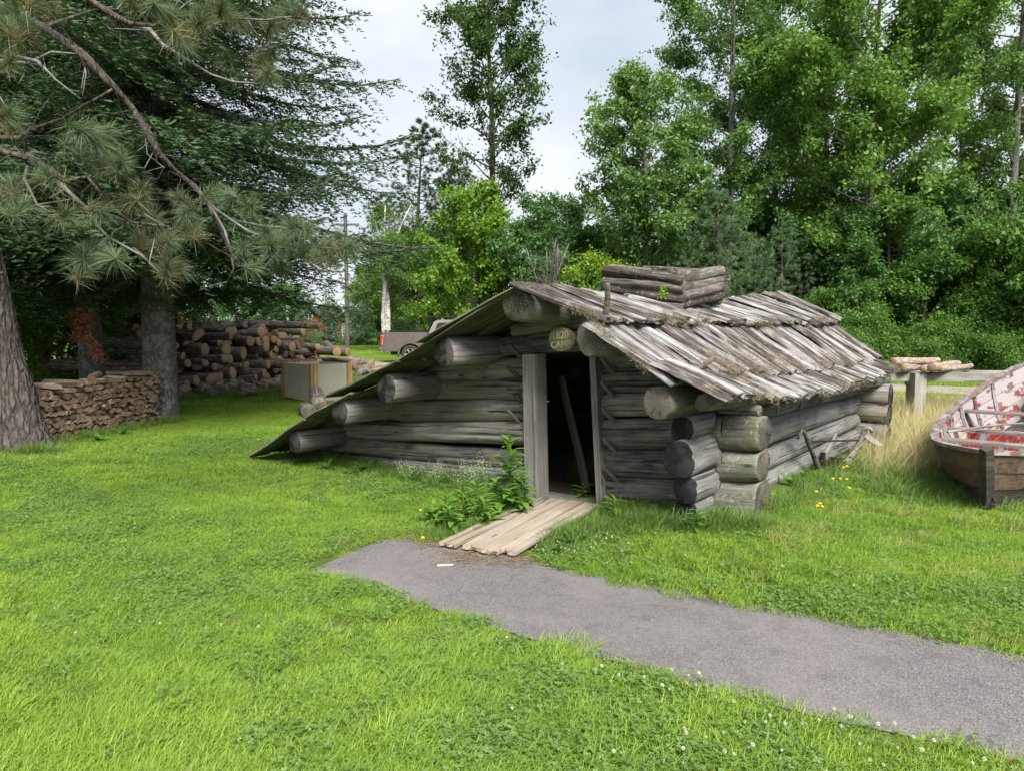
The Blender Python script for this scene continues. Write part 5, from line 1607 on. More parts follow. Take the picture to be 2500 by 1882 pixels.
for k, (x, y) in enumerate(TUFTS):
    Yd = 5.7 + .9 * ss((x - 300) / 1100) + g.uniform(-.25, .25)
    c = np.array(at(x / Z4, y / Z4, Yd))
    axd = unit(np.array([g.normal(.3, .5), g.normal(-.2, .5), g.normal(.35, .45)]))
    n = int(g.uniform(240, 400)); old = g.random() < .45
    d = unit(g.normal(0, 1, (n, 3)) * .72 + axd * .75)
    t = g.uniform(-.10, .06, n)
    needles_P.append(c + axd * t[:, None]); needles_D.append(d * (g.uniform(.12, .21, n) * g.uniform(.85, 1.1))[:, None])
    needles_C.append(np.clip(g.normal(.45, .2, n) + (.45 * (t < -.04) if old else 0), 0, 1))
Pn, Dn, Cn = np.concatenate(needles_P), np.concatenate(needles_D), np.concatenate(needles_C)
n = len(Pn); sv = unit(np.cross(Dn, g.normal(0, 1, (n, 3)))) * .0017
mid = Pn + Dn * .55; end = Pn + Dn; end[:, 2] -= .018
V = np.stack([Pn - sv, Pn + sv, mid + sv * .9, mid - sv * .9, end], 1).reshape(-1, 3)
b = np.arange(n)[:, None] * 5
F1 = (b + [0, 1, 2, 3]); F2 = (b + [3, 2, 4])
flat = np.concatenate([F1, F2], 1).reshape(-1)
obj('needle_tufts', mesh_np('needle_tufts', V, flat, np.tile([4, 3], n), False, None, np.repeat(Cn, 5)), L_pine, pine, kind='stuff')

# red dead spray hanging on the leaning spruce
g = np.random.default_rng(91)
P0 = []
for (x, y) in ((160, 690), (170, 705), (182, 715), (165, 735), (195, 745), (205, 760), (178, 700), (190, 690), (212, 775), (175, 725)):
    c = np.array(at(x * 1.1302, y * 1.1302 - 8, 13.6)); P0.append(c + g.normal(0, .055, (110, 3)))
P0 = np.concatenate(P0)
tag(obj('dead_spray', leaves_mesh('dead_spray', P0, .10, g, 0, .16), L_dead, None), 'rust-red dead spruce spray hanging over the firewood stack', 'branch')

# middle distance on the left
plant_tree('young_spruce', T_young, tl(881, 53), 'cone-shaped young spruce in the middle of the lawn left of the truck', 'tree', 'young spruces', s=.98)
plant_tree('young_spruce', T_young, tl(989, 52), 'young spruce partly hidden behind the truck bed', 'tree', 'young spruces', rz=2, s=.92)
plant_tree('young_spruce', T_young, tl(806, 55), 'young spruce just right of the log pile', 'tree', 'young spruces', rz=4, s=.98)
plant_tree('young_spruce', T_young, tl(745, 50), 'young spruce in front of the red house', 'tree', 'young spruces', rz=1, s=.75)
plant_tree('birch_tree', T_birch, tl(945, 44), 'white-barked forked birch rising behind the truck', 'tree', rz=1.2)
plant_tree('pine_tree', T_rpine, tl(1038, 46), 'tall bare-trunked pine behind the truck cab', 'tree', 'far pines', rz=.5, s=1.02)
plant_tree('pine_tree', T_rpine, tl(1120, 58), 'farther pine showing left of the cherry trunk', 'tree', 'far pines', rz=2.5, s=1.05)
plant_tree('pine_tree', T_rpine, tl(940, 62), 'far pine behind the birch', 'tree', 'far pines', rz=4.0, s=.9)
for k, (px, Yd, tm, s, lab) in enumerate(((700, 75, T_dark[0], .75, 'round dark tree beyond the red house'), (800, 90, T_bush, .8, 'pale bushy tree far behind the young spruces'), (850, 95, T_bush, .7, 'distant pale tree behind the utility pole'), (960, 78, T_bush, .9, 'distant bushy tree behind the birch trunk'), (1060, 70, T_bush, 1.0, 'distant bushy tree behind the bare pine'), (600, 62, T_dark[0], .8, 'dark round tree behind the log pile'), (330, 75, T_bush, .8, 'pale bushy tree seen far between the trunks'))):
    plant_tree('round_tree', tm, tl(px, Yd), lab, 'tree', 'distant trees on the left', rz=k * 1.1, s=s)

# centre
plant_tree('cherry_tree', T_cherry, tl(1172, 41), 'tall sparse dark tree standing against the open sky', 'tree', rz=.3, s=1.52)
plant_tree('maple_bush', T_maple, tl(1170, 37), 'dense bright green maple right behind the cabin ridge', 'tree', rz=.8, s=1.32, sz=1.5)
plant_tree('maple_bush', T_maple, tl(1095, 44), 'smaller bright green maple far behind the truck cab', 'tree', rz=2.8, s=.95)
tb = broadleaf(95, 4.6, .05, .8, 120, 700, .06, .010, 'oval', .15, 1.15, stems=8)
dress(tb, B_grey, L_under)
plant_tree('bare_shrub', tb, tl(1338, 26), 'bare grey twiggy shrub between the maple and the poplar', 'shrub', rz=.2, s=1.05)
plant_tree('lime_sapling', T_lime, tl(1310, 28), 'lime green sapling behind the bare shrub', 'sapling', 'lime green saplings', s=.8)
plant_tree('lime_sapling', T_lime, tl(1412, 22.5), 'lime green sapling right above the cabin roof', 'sapling', 'lime green saplings', rz=2, s=.78)
plant_tree('lime_sapling', T_lime, tl(1450, 26.5), 'tall lime green sapling in front of the poplar', 'sapling', 'lime green saplings', rz=4, s=1.2)
plant_tree('poplar_tree', T_poplar, tl(1545, 28.5), 'broad leafy poplar left of the tall aspens', 'tree', rz=1.4, s=.98)
plant_tree('dark_maple', T_dark[0], tl(1400, 31), 'dark maple behind the bare shrub', 'tree', 'dark maples', rz=2.0, s=.72)
plant_tree('dark_maple', T_dark[1], tl(1352, 34), 'dark maple right behind the bare shrub top', 'tree', 'dark maples', rz=3.9, s=.9)
plant_tree('round_tree', T_bush, tl(925, 66), 'light green tree right behind the birch crown', 'tree', 'distant trees on the left', rz=.7, s=1.35)
plant_tree('round_tree', T_bush, tl(1000, 56), 'light green tree between birch and bare pine', 'tree', 'distant trees on the left', rz=2.7, s=1.7)
plant_tree('round_tree', T_dark[0], tl(1095, 60), 'darker tree left of the tall sparse tree', 'tree', 'distant trees on the left', rz=1.7, s=1.2)
# right-hand wood
RT = [('aspen_tree', T_aspen[0], 1765, 29, 1.05, 'tall thin aspen right of the poplar', 'tall aspens', .4),
      ('aspen_tree', T_aspen[1], 1870, 33, 1.1, 'aspen behind the tall thin one', 'tall aspens', 1.9),
      ('aspen_tree', T_bright, 2120, 28, 1.05, 'brightest and broadest aspen with pale forked trunk', 'tall aspens', .9),
      ('aspen_tree', T_bright, 1985, 34, 1.0, 'bright aspen left behind the broadest one', 'tall aspens', 3.3),
      ('aspen_tree', T_aspen[0], 2460, 27, 1.05, 'tall aspen with dark bare lower trunk at the right edge', 'tall aspens', 2.6),
      ('aspen_tree', T_aspen[1], 2330, 34, 1.05, 'thin aspen between the broadest and the right edge', 'tall aspens', 4.1),
      ('aspen_tree', T_aspen[1], 2620, 30, 1.0, 'aspen just beyond the right edge', 'tall aspens', 5.2),
      ('white_pine', T_white, 1745, 26, .72, 'soft green pine behind the chimney', 'pines of the wood', .3),
      ('white_pine', T_white, 1900, 27, .62, 'soft low pine right of the chimney', 'pines of the wood', 2.3),
      ('dark_maple', T_dark[0], 1640, 29.5, .62, 'dark maple below the poplar', 'dark maples', .1),
      ('dark_maple', T_dark[1], 1850, 31, .80, 'dark maple behind the soft pine', 'dark maples', 1.1),
      ('dark_maple', T_dark[0], 2010, 29, .78, 'dark maple below the broadest aspen', 'dark maples', 2.1),
      ('dark_maple', T_dark[1], 2150, 26, .70, 'dark maple rising over the roof end', 'dark maples', 3.1),
      ('dark_maple', T_dark[0], 2290, 29, .85, 'dark maple behind the leafy bush', 'dark maples', 4.1),
      ('dark_maple', T_dark[1], 2440, 30, .85, 'dark maple under the right-hand aspen', 'dark maples', 5.1),
      ('dark_maple', T_dark[0], 2580, 28, .85, 'dark maple at the right edge of the wood', 'dark maples', .7),
      ('dark_maple', T_dark[1], 1720, 34, .9, 'dark maple deep in the wood behind the chimney', 'dark maples', 2.7),
      ('dark_maple', T_dark[0], 1950, 36, 1.0, 'dark maple deep behind the roof end', 'dark maples', 3.7),
      ('dark_maple', T_dark[1], 2220, 36, 1.05, 'dark maple deep behind the dark gap', 'dark maples', 4.9),
      ('dark_maple', T_dark[0], 2450, 37, 1.05, 'dark maple deepest at the right', 'dark maples', 5.9),
      ('dark_maple', T_dark[1], 1500, 36, .75, 'dark maple deep behind the poplar', 'dark maples', 1.7),
      ('leafy_bush', T_bush, 2420, 24.5, .98, 'tall leafy light green bush at the right', 'leafy bushes', .5),
      ('leafy_bush', T_bush, 2240, 25, .80, 'leafy bush left of the tallest bush', 'leafy bushes', 1.5),
      ('leafy_bush', T_bush, 2080, 25, .62, 'leafy bush right behind the roof end', 'leafy bushes', 2.5),
      ('leafy_bush', T_bush, 1560, 25, .55, 'leafy bush left of the chimney', 'leafy bushes', 3.5),
      ('leafy_bush', T_bush, 2570, 24, .9, 'leafy bush beyond the right edge', 'leafy bushes', 4.5),
      ('leafy_bush', T_bush, 1470, 27, .65, 'leafy bush under the lime saplings', 'leafy bushes', 5.5),
      ('leafy_bush', T_bush, 1820, 26, .50, 'leafy bush right of the chimney', 'leafy bushes', .9),
      ('leafy_bush', T_bush, 1960, 25.5, .52, 'leafy bush over the middle of the roof', 'leafy bushes', 2.0)]
for nm, tm, px, Yd, s, lab, grp, rz in RT:
    plant_tree(nm, tm, tl(px, Yd), lab, 'shrub' if 'bush' in nm else 'tree', grp, rz, s)
# low hedge of wild shrubs at the wood's edge
for k, px in enumerate(range(1380, 2700, 62)):
    Yd = 23.2 + .7 * math.sin(k * 2.1)
    plant_tree('wild_shrub', T_shrub[k % 2], tl(px, Yd), 'low wild shrub in the hedge along the edge of the wood', 'shrub', 'wild shrubs along the wood edge', rz=k * .9, s=.78 + .2 * math.sin(k * 1.7))

# far wood closing the horizon: one mass
g = np.random.default_rng(97)
P0 = []
for x0, x1, y0, y1, hh, n in ((-140, -6, 105, 125, 7.5, 26000), (-20, 40, 95, 120, 5.5, 12000), (8, 60, 44, 58, 10, 42000)):
    P = np.stack([g.uniform(x0, x1, n), g.uniform(y0, y1, n), np.zeros(n)], 1)
    top = hh * (.75 + .25 * np.sin(P[:, 0] * .31 + 1) * np.sin(P[:, 0] * .83) + .12 * np.sin(P[:, 0] * 2.1))
    P[:, 2] = g.uniform(0, 1, n) ** .8 * top + .4
    P0.append(P)
P0 = np.concatenate(P0)
tag(obj('far_wood', leaves_mesh('far_wood', P0, .42, g, .3, .8), L_dark, None), 'distant green wood closing the horizon', 'wood', kind='stuff')

# ------------------------------------------------------------------ lawn, clover, weeds
def in_poly(P, poly):
    x, y = P[:, 0], P[:, 1]
    c = np.zeros(len(P), bool); j = len(poly) - 1
    for i in range(len(poly)):
        xi, yi = poly[i]; xj, yj = poly[j]
        with np.errstate(divide='ignore', invalid='ignore'):
            c ^= ((yi > y) != (yj > y)) & (x < (xj - xi) * (y - yi) / (yj - yi + 1e-12) + xi)
        j = i
    return c

def grow(poly, d):
    c = poly.mean(0); return c + (poly - c) * (1 + d / np.linalg.norm(poly - c, axis=1)[:, None])

PLANK_POLY = np.array([(p.x, p.y) for p in (gnd(1068, 1342), gnd(1130, 1362), gnd(1275, 1366), gnd(1470, 1245), gnd(1318, 1232))])
BOX_POLY = np.array([(p.x, p.y) for p in cor])
STACK_POLY = np.array([(p.x, p.y) for p in (st0 + sn_ * .03, st1 + sn_ * .03, st1 - sn_ * .45, st0 - sn_ * .45)])
BOAT_POLY = np.array([(BP(t_, s, .25).x, BP(t_, s, .25).y) for s, T_ in ((1, TS), (-1, TS[::-1])) for t_ in T_])

def blade_clump(name, seed, n, rad, h0, h1, w, lean, mat, segs=3, curl=.35):
    g = np.random.default_rng(seed)
    V, F, L, C = [], [], [], []
    b = 0
    for i in range(n):
        r = rad * math.sqrt(g.random()); a = g.uniform(0, 6.28)
        base = np.array([r * math.cos(a), r * math.sin(a), -.01])
        h = g.uniform(h0, h1); az = g.uniform(0, 6.28); ln = lean * g.uniform(.3, 1.4)
        d = np.array([math.cos(az), math.sin(az), 0]); s = np.array([-math.sin(az + .6), math.cos(az + .6), 0]) * w * g.uniform(.7, 1.2)
        c = np.clip(g.normal(.5, .22), 0, 1)
        for k in range(segs):
            t = k / segs
            p = base + d * h * (ln * t + curl * ln * t * t) + np.array([0, 0, h * t * (1 - .25 * ln * t)])
            V += [p - s * (1 - .35 * t), p + s * (1 - .35 * t)]; C += [c, c]
        p = base + d * h * (ln + curl * ln) + np.array([0, 0, h * (1 - .3 * ln)])
        V.append(p); C.append(c)
        for k in range(segs - 1):
            F += [b + 2 * k, b + 2 * k + 1, b + 2 * k + 3, b + 2 * k + 2]; L.append(4)
        F += [b + 2 * segs - 2, b + 2 * segs - 1, b + 2 * segs]; L.append(3)
        b += 2 * segs + 1
    me = mesh_np(name, V, F, L, False, None, C)
    me.materials.append(mat); return me

def clover_clump(name, seed, n, rad, h, size, mat):
    g = np.random.default_rng(seed)
    V, F, L, C = [], [], [], []
    b = 0
    for i in range(n):
        r = rad * math.sqrt(g.random()); a = g.uniform(0, 6.28)
        c0 = np.array([r * math.cos(a), r * math.sin(a), h * g.uniform(.45, 1.1)])
        tilt = g.normal(0, .30, 2); rot = g.uniform(0, 6.28); sz = size * g.uniform(.7, 1.25); col = np.clip(g.normal(.5, .25), 0, 1)
        for q in range(3):
            az = rot + q * 2.094
            for ph, rr in ((0, 0), (-.75, .62), (-.42, 1.0), (0, .93), (.42, 1.0), (.75, .62)):
                x, y = math.cos(az + ph) * rr * sz, math.sin(az + ph) * rr * sz
                V.append(c0 + np.array([x, y, tilt[0] * x + tilt[1] * y + .12 * rr * sz - (.0 if ph else .10 * sz)])); C.append(col)
            F += [b, b + 1, b + 2, b + 3, b, b + 3, b + 4, b + 5]; L += [4, 4]; b += 6
    me = mesh_np(name, V, F, L, False, None, C)
    me.materials.append(mat); return me

def blossom_mesh(name, seed, mat, mat2):
    """clover head: a ball of small petals on a stalk"""
    g = np.random.default_rng(seed); mb = MB(); h = .075
    mb.tube([(0, 0, 0), (.004, 0, h * .5), (0, .004, h)], .0011, 3, 1, cap=False)
    for i in range(26):
        z = 1 - 2 * (i + .5) / 26; r = math.sqrt(1 - z * z); a = i * 2.4
        d = Vector((r * math.cos(a), r * math.sin(a), z * .85)); s = d.cross(Vector((.2, .1, 1))).normalized() * .0022
        c = Vector((0, 0, h + .004))
        mb.add([c + d * .003 - s, c + d * .003 + s, c + d * .010 + s * .7, c + d * .010 - s * .7], [(0, 1, 2, 3)], 0)
    me = mb.mesh(name); me.materials.append(mat); me.materials.append(mat2); return me

def instancer(name, P, scale, protos, idx=None, g=NPR, label=None, tilt=.12, cat=None):
    """points carrying many copies of a few clump meshes"""
    n = len(P)
    me = bpy.data.meshes.new(name)
    me.vertices.add(n); me.vertices.foreach_set('co', np.asarray(P, np.float32).ravel())
    rot = np.stack([g.normal(0, tilt, n), g.normal(0, tilt, n), g.uniform(0, 6.283, n)], 1).astype(np.float32)
    a = me.attributes.new('rot', 'FLOAT_VECTOR', 'POINT'); a.data.foreach_set('vector', rot.ravel())
    a = me.attributes.new('scl', 'FLOAT', 'POINT'); a.data.foreach_set('value', np.asarray(scale, np.float32))
    a = me.attributes.new('pick', 'INT', 'POINT'); a.data.foreach_set('value', np.asarray(g.integers(0, len(protos), n) if idx is None else idx, np.int32))
    col = bpy.data.collections.new(name + '_clumps')
    for i, m in enumerate(protos):
        col.objects.link(bpy.data.objects.new('%s_clump_%02d' % (name, i), m))
    ng = bpy.data.node_groups.new(name + '_nodes', 'GeometryNodeTree')
    ng.interface.new_socket('Geometry', in_out='INPUT', socket_type='NodeSocketGeometry')
    ng.interface.new_socket('Geometry', in_out='OUTPUT', socket_type='NodeSocketGeometry')
    N = ng.nodes
    gi, go, ip, ci = N.new('NodeGroupInput'), N.new('NodeGroupOutput'), N.new('GeometryNodeInstanceOnPoints'), N.new('GeometryNodeCollectionInfo')
    ci.inputs['Collection'].default_value = col
    ci.inputs['Separate Children'].default_value = True
    ci.inputs['Reset Children'].default_value = True
    def na(nm, typ):
        q = N.new('GeometryNodeInputNamedAttribute'); q.data_type = typ; q.inputs['Name'].default_value = nm; return q.outputs['Attribute']
    lk = ng.links.new
    lk(gi.outputs[0], ip.inputs['Points']); lk(ci.outputs[0], ip.inputs['Instance'])
    ip.inputs['Pick Instance'].default_value = True
    lk(na('pick', 'INT'), ip.inputs['Instance Index']); lk(na('rot', 'FLOAT_VECTOR'), ip.inputs['Rotation']); lk(na('scl', 'FLOAT'), ip.inputs['Scale'])
    lk(ip.outputs[0], go.inputs[0])
    o = bpy.data.objects.new(name, me); COL.objects.link(o)
    md = o.modifiers.new('scatter', 'NODES'); md.node_group = ng
    return tag(o, label, cat, kind='stuff')

def field(n, y0, y1, g, margin=1.6, k=.80):
    """points over the ground the camera could see between two distances"""
    y = np.sqrt(g.uniform(y0 * y0, y1 * y1, n)); x = g.uniform(-1, 1, n) * (y * k + margin)
    return np.stack([x, y], 1)

def keep(P, polys):
    m = np.ones(len(P), bool)
    for q in polys: m &= ~in_poly(P, q)
    return P[m]

def vnoise(P, s, seed):
    """cheap smooth noise on the plane"""
    g = np.random.default_rng(seed); r = np.zeros(len(P))
    for k in range(7):
        a = g.uniform(0, 6.28); f = s * g.uniform(.6, 1.9)
        r += np.sin(P[:, 0] * math.cos(a) * f + P[:, 1] * math.sin(a) * f + g.uniform(0, 6.28))
    return r / 7 ** .5

G_lawn = leaf('lawn_blades', (0.160, 0.280, 0.026), (0.310, 0.445, 0.060), .38, gloss=.05, wscale=.55, wa=(0.115, 0.250, 0.034), wamt=.5)
G_dry = leaf('dry_lawn_blades', (0.27, 0.26, 0.09), (0.42, 0.38, 0.16), .3, gloss=.05, desat=False)
G_clover = leaf('clover_leaves', (0.090, 0.185, 0.028), (0.175, 0.285, 0.065), .36, gloss=.08)
G_tall = leaf('tall_green_grass', (0.080, 0.165, 0.022), (0.175, 0.275, 0.055), .35, gloss=.07)
G_straw = leaf('ripe_straw_grass', (0.40, 0.34, 0.16), (0.64, 0.55, 0.31), .3, gloss=.05, desat=False)
G_petal = leaf('clover_petals', (0.58, 0.57, 0.48), (0.80, 0.79, 0.72), .3, gloss=0, desat=False)
G_stalk = leaf('flower_stalks', (0.08, 0.17, 0.03), (0.12, 0.22, 0.04), .2)
G_yellow = leaf('yellow_petals', (0.75, 0.42, 0.01), (0.85, 0.58, 0.02), .3)

lawn_protos = [blade_clump('grass_patch', 500 + k, 600, .17, .018, .058, .0022, .9, G_lawn, 2) for k in range(5)]
lawn_protos += [blade_clump('grass_patch', 505 + k, 420, .17, .03, .085, .0022, 1.1, G_lawn, 3) for k in range(2)]
lawn_protos += [blade_clump('grass_patch', 508, 260, .14, .03, .07, .0020, .8, G_dry, 2)]
mid_protos = [blade_clump('grass_patch', 510 + k, 420, .24, .025, .065, .0034, .9, G_lawn, 2) for k in range(4)]
far_protos = [blade_clump('grass_tuft', 520 + k, 260, .45, .03, .07, .0062, .8, G_lawn, 1) for k in range(3)]
clover_protos = [clover_clump('clover_clump', 530 + k, 60, .13, .040, .0100, G_clover) for k in range(4)]
tall_protos = [blade_clump('tall_clump', 540 + k, 24, .07, .12, .30, .0026, .7, G_tall, 4) for k in range(3)]
straw_protos = [blade_clump('straw_clump', 550 + k, 26, .16, .25, .70, .0016, .62, G_straw, 4) for k in range(3)]

g = np.random.default_rng(600)
HARD = [grow(PATH_POLY, -.02), CAB_POLY, PLANK_POLY, BOX_POLY, STACK_POLY]
def finish(P, lift=0.0): return np.c_[P, hgt(P[:, 0], P[:, 1]) + lift]
P = keep(field(3900, 1.9, 8.0, g), HARD)
v = vnoise(P, 1.3, 1)
idx = np.where(g.random(len(P)) < .20, g.integers(5, 7, len(P)), g.integers(0, 5, len(P)))
dryp = np.where(P[:, 0] > 1.6, .14, .01) + .05 * (vnoise(P, 1.9, 4) > .95)
idx = np.where(g.random(len(P)) < dryp, 7, idx)
# patches whose rim would reach over the asphalt are kept small
edge = in_poly(P, grow(PATH_POLY, .16)) | in_poly(P, grow(PLANK_POLY, .14))
sc_ = g.uniform(.8, 1.15, len(P)) * (1 + .12 * v) * np.where(edge, .50, 1.0)
instancer('lawn_grass', finish(P), sc_, lawn_protos, idx, g, 'short mown green lawn grass all around the cabin', cat='grass', tilt=.04)
P = keep(field(7000, 8.0, 17.0, g), HARD)
instancer('middle_lawn', finish(P), g.uniform(.85, 1.2, len(P)), mid_protos, None, g, 'mown lawn grass behind and left of the cabin', cat='grass', tilt=.03)
P = keep(field(9000, 16.0, 52.0, g, 2.0, .78), HARD + [grow(ROAD_POLY, -.05)])
instancer('distant_lawn', finish(P), g.uniform(.9, 1.5, len(P)), far_protos, None, g, 'distant mown lawn beyond the cabin and around the drive', cat='grass', tilt=.02)

P = keep(field(15000, 1.9, 12.0, g), HARD)
v = vnoise(P, 1.6, 11) + .35 * vnoise(P, 5.0, 12)
near_path = np.zeros(len(P), bool)
for q in ((.25, 1),): near_path |= in_poly(P, grow(PATH_POLY, q[0]))
cl = P[(v + g.normal(0, .9, len(P)) + .6 * near_path > .45)]
instancer('clover', finish(cl), g.uniform(.8, 1.2, len(cl)) * np.where(in_poly(cl, grow(PATH_POLY, .16)) | in_poly(cl, grow(PLANK_POLY, .12)), .6, 1.0), clover_protos, None, g, 'clover leaves growing through the lawn', cat='clover', tilt=.05)
# white heads: thick beside the planks and along the near edge of the path
bm_ = [blossom_mesh('clover_head', 560 + k, G_petal, G_stalk) for k in range(2)]
P = keep(field(1500, 1.9, 11.0, g), HARD)
v = vnoise(P, 1.5, 21)
P = P[(v + g.normal(0, .5, len(P))) > .75]
c1 = np.array(gnd(1390, 1345))[:2]; c2 = np.array(gnd(2050, 1840))[:2]; c3 = np.array(gnd(1780, 1720))[:2]
ex = np.concatenate([c1 + g.normal(0, .22, (70, 2)), c2 + g.normal(0, .35, (60, 2)), c3 + g.normal(0, .30, (36, 2))])
P = keep(np.concatenate([P, ex]), HARD)
instancer('clover_blossoms', finish(P, .0), g.uniform(.55, .90, len(P)), bm_, None, g, 'small white clover heads dotted over the lawn', cat='clover blossom')

# unmown fringe: along cabin walls, stack, trunks, boat and plough
def along(a, b, n, w, g): 
    t = g.random(n)[:, None]; return np.array(a)[:2] * (1 - t) + np.array(b)[:2] * t + g.normal(0, w, (n, 2))
FR = [along(FU(6.9, -.05, 0), FU(2.7, -.12, 0), 420, .14, g), along(FU(1.55, -.15, 0), FU(.1, -.35, 0), 260, .13, g), along(FU(-.05, -.1, 0), FU(.05, 4.9, 0), 260, .12, g),
      along(st0 + sn_ * .15, st1 + sn_ * .15, 240, .12, g), along(Bn - bl_ * 0 - bd * .2, Bf + bl_ * .2, 500, .45, g), along(Bn + bl_ * .55, (Bn + Bf) / 2 + bl_ * 1.0, 380, .25, g),
      along(gnd(1980, 1165), gnd(2090, 1150), 50, .18, g), along(gnd(360, 1035), gnd(440, 1030), 100, .15, g), along(gnd(20, 1105), gnd(130, 1105), 120, .15, g),
      along(gnd(430, 975), gnd(690, 960), 360, .25, g), along(gnd(2130, 1090), gnd(2270, 1180), 260, .3, g), along(gnd(1280, 1335), gnd(1430, 1290), 260, .14, g), along(gnd(1480, 1285), gnd(1850, 1290), 240, .12, g), along(gnd(1090, 1310), gnd(1290, 1250), 150, .12, g),
      along(gnd(860, 930), gnd(940, 925), 90, .4, g)]
P = keep(np.concatenate(FR), [grow(PATH_POLY, .0), PLANK_POLY, CAB_POLY])
instancer('tall_grass', finish(P), g.uniform(.38, .85, len(P)), tall_protos, None, g, 'unmown tall green grass along walls, boat and woodpile', cat='grass')
Ps = [along(gnd(2150, 1010), gnd(2330, 1000), 330, .8, g), along(Bn + bl_ * .9 + bd * 1.2, Bf + bl_ * 1.1, 300, .40, g), along(gnd(2200, 1120), gnd(2260, 1060), 70, .25, g), along(Bn + bd * 1.0, Bn + bd * 3.2, 90, .26, g), along(Vector((5.4, 12.6, 0)), Vector((10.5, 12.4, 0)), 300, .6, g)]
P = keep(np.concatenate(Ps), [CAB_POLY])
P = P[~(in_poly(P, BOAT_POLY) & (g.random(len(P)) < .35))]
instancer('straw_grass', finish(P), g.uniform(.45, .9, len(P)), straw_protos, None, g, 'tall ripe straw-coloured grass between cabin, boat and bench', tilt=.2, cat='grass')

# ---- single plants
def lance(name, L, wd, mat, fold=.25, droop=.35, seed=0):
    """a leaf blade with a midrib fold, along +X"""
    g = np.random.default_rng(seed); n = 7; V, F = [], []
    for i in range(n):
        t = i / (n - 1); w = wd * math.sin(math.pi * min(1, t * .97 + .03)) ** .8 * (1 - .25 * t)
        z = .25 * L * t - droop * L * t * t
        V += [(L * t, -w, z + fold * w), (L * t, 0, z), (L * t, w, z + fold * w)]
    for i in range(n - 1):
        a = i * 3; F += [(a, a + 1, a + 4, a + 3), (a + 1, a + 2, a + 5, a + 4)]
    me = mesh_py(name, V, F); me.materials.append(mat); return me
L_weed = leaf('weed_leaves', (0.110, 0.250, 0.030), (0.160, 0.310, 0.045), .38, gloss=.08)
L_dock = leaf('dock_leaves', (0.075, 0.200, 0.028), (0.120, 0.255, 0.045), .38, gloss=.1)
lf_big = lance('leaf', .20, .032, L_weed); lf_dock = lance('leaf', .26, .055, L_dock, .18, .45)
M_stem = leaf('weed_stem', (0.12, 0.22, 0.05), (0.15, 0.26, 0.06), .1)
def weed(px, py, h, nleaf, label, ls=1.0, seed=0, lean=(0, 0)):
    g = np.random.default_rng(seed); b = gnd(px, py); t_ = thing('weed', b, label, 'plant', 'leafy weeds by the door')
    top = b + Vector((lean[0], lean[1], h)); mid = b.lerp(top, .5) + Vector((.01, 0, 0))
    mb = MB(); mb.tube([b - Vector((0, 0, .02)), mid, top], [.006, .005, .003], 5); mb.obj('stem', M_stem, t_)
    for i in range(nleaf):
        u = .12 + .88 * (i / nleaf); p = b.lerp(top, u); az = i * 2.2 + g.normal(0, .2)
        s = ls * (.5 + .55 * math.sin(math.pi * min(1, u * .8 + .2))) * g.uniform(.85, 1.15); el = -.15 - .75 * max(0, u - .55)
        M = Matrix.Translation(p) @ Matrix.Rotation(az, 4, 'Z') @ Matrix.Rotation(el + g.normal(0, .12), 4, 'Y') @ Matrix.Scale(s, 4)
        obj('leaf', lf_big, None, t_, M)
    return t_
weed(1245, 1258, .78, 46, 'tallest leafy weed growing by the left door post', 1.25, 1)
weed(1215, 1262, .36, 24, 'bushy weed left of the tallest one by the door', 1.0, 2)
weed(1275, 1265, .40, 24, 'leafy weed right at the foot of the left door post', 1.0, 3)
weed(1090, 1290, .30, 24, 'low leafy weed leftmost beside the end of the path', .95, 4)
weed(1130, 1285, .34, 26, 'low leafy weed between the path end and the tall weed', .95, 5)
weed(1110, 1302, .26, 22, 'lowest leafy weed nearest the asphalt', .9, 6, (-.05, -.05))
weed(1165, 1278, .38, 28, 'bushy weed midway between the path end and the door post', 1.0, 9)
weed(1190, 1290, .28, 22, 'low spreading weed close to the ramp planks', .95, 10, (-.04, -.03))
weed(1060, 1283, .22, 18, 'smallest leafy weed at the far left by the path end', .9, 12)
weed(1420, 1218, .16, 10, 'small dark weed sprouting in the doorway', .8, 7)
weed(2092, 1072, .55, 40, 'green weed climbing the far end of the side wall', .75, 8)
def dock(px, py, n, label, s=1.0, seed=0):
    g = np.random.default_rng(seed); b = gnd(px, py); t_ = thing('dock_plant', b, label, 'plant', 'broad-leaved plants')
    for i in range(n):
        M = Matrix.Translation(b) @ Matrix.Rotation(i * 2.4 + g.normal(0, .3), 4, 'Z') @ Matrix.Rotation(-.75 + g.normal(0, .25), 4, 'Y') @ Matrix.Scale(s * g.uniform(.7, 1.2), 4)
        obj('leaf', lf_dock, None, t_, M)
dock(893, 1150, 5, 'broad upright leaf plant at the front wall left of the flowers', 1.05, 1)
dock(855, 1160, 6, 'low broad-leaved plant beside the upright leaf', .7, 2)
dock(800, 1150, 6, 'broad-leaved plant under the lowest purlin', .7, 3)
dock(1395, 1330, 6, 'dandelion-leaved plant right beside the ramp planks', .6, 4)
dock(1352, 1352, 6, 'dandelion-leaved plant at the near edge of the ramp planks', .6, 5)
dock(1540, 1262, 7, 'broad-leaved plant at the wall just right of the right door post', .5, 21)
dock(1620, 1290, 7, 'broad-leaved plant below the sawn log ends', .5, 22)
weed(1500, 1272, .22, 16, 'leafy weed in front of the right door post', .8, 23)
weed(1700, 1300, .20, 14, 'leafy weed below the mossy cabin corner', .7, 24)
dock(1770, 1262, 5, 'small broad leaf at the mossy cabin corner', .45, 6)
dock(1930, 1185, 8, 'broad-leaved plant at the foot of side wall', .6, 7)
dock(1965, 1172, 8, 'broad-leaved plant before the plough handle', .6, 8)
dock(20, 1098, 8, 'broad-leaved plant left of the pine trunk', .8, 9)
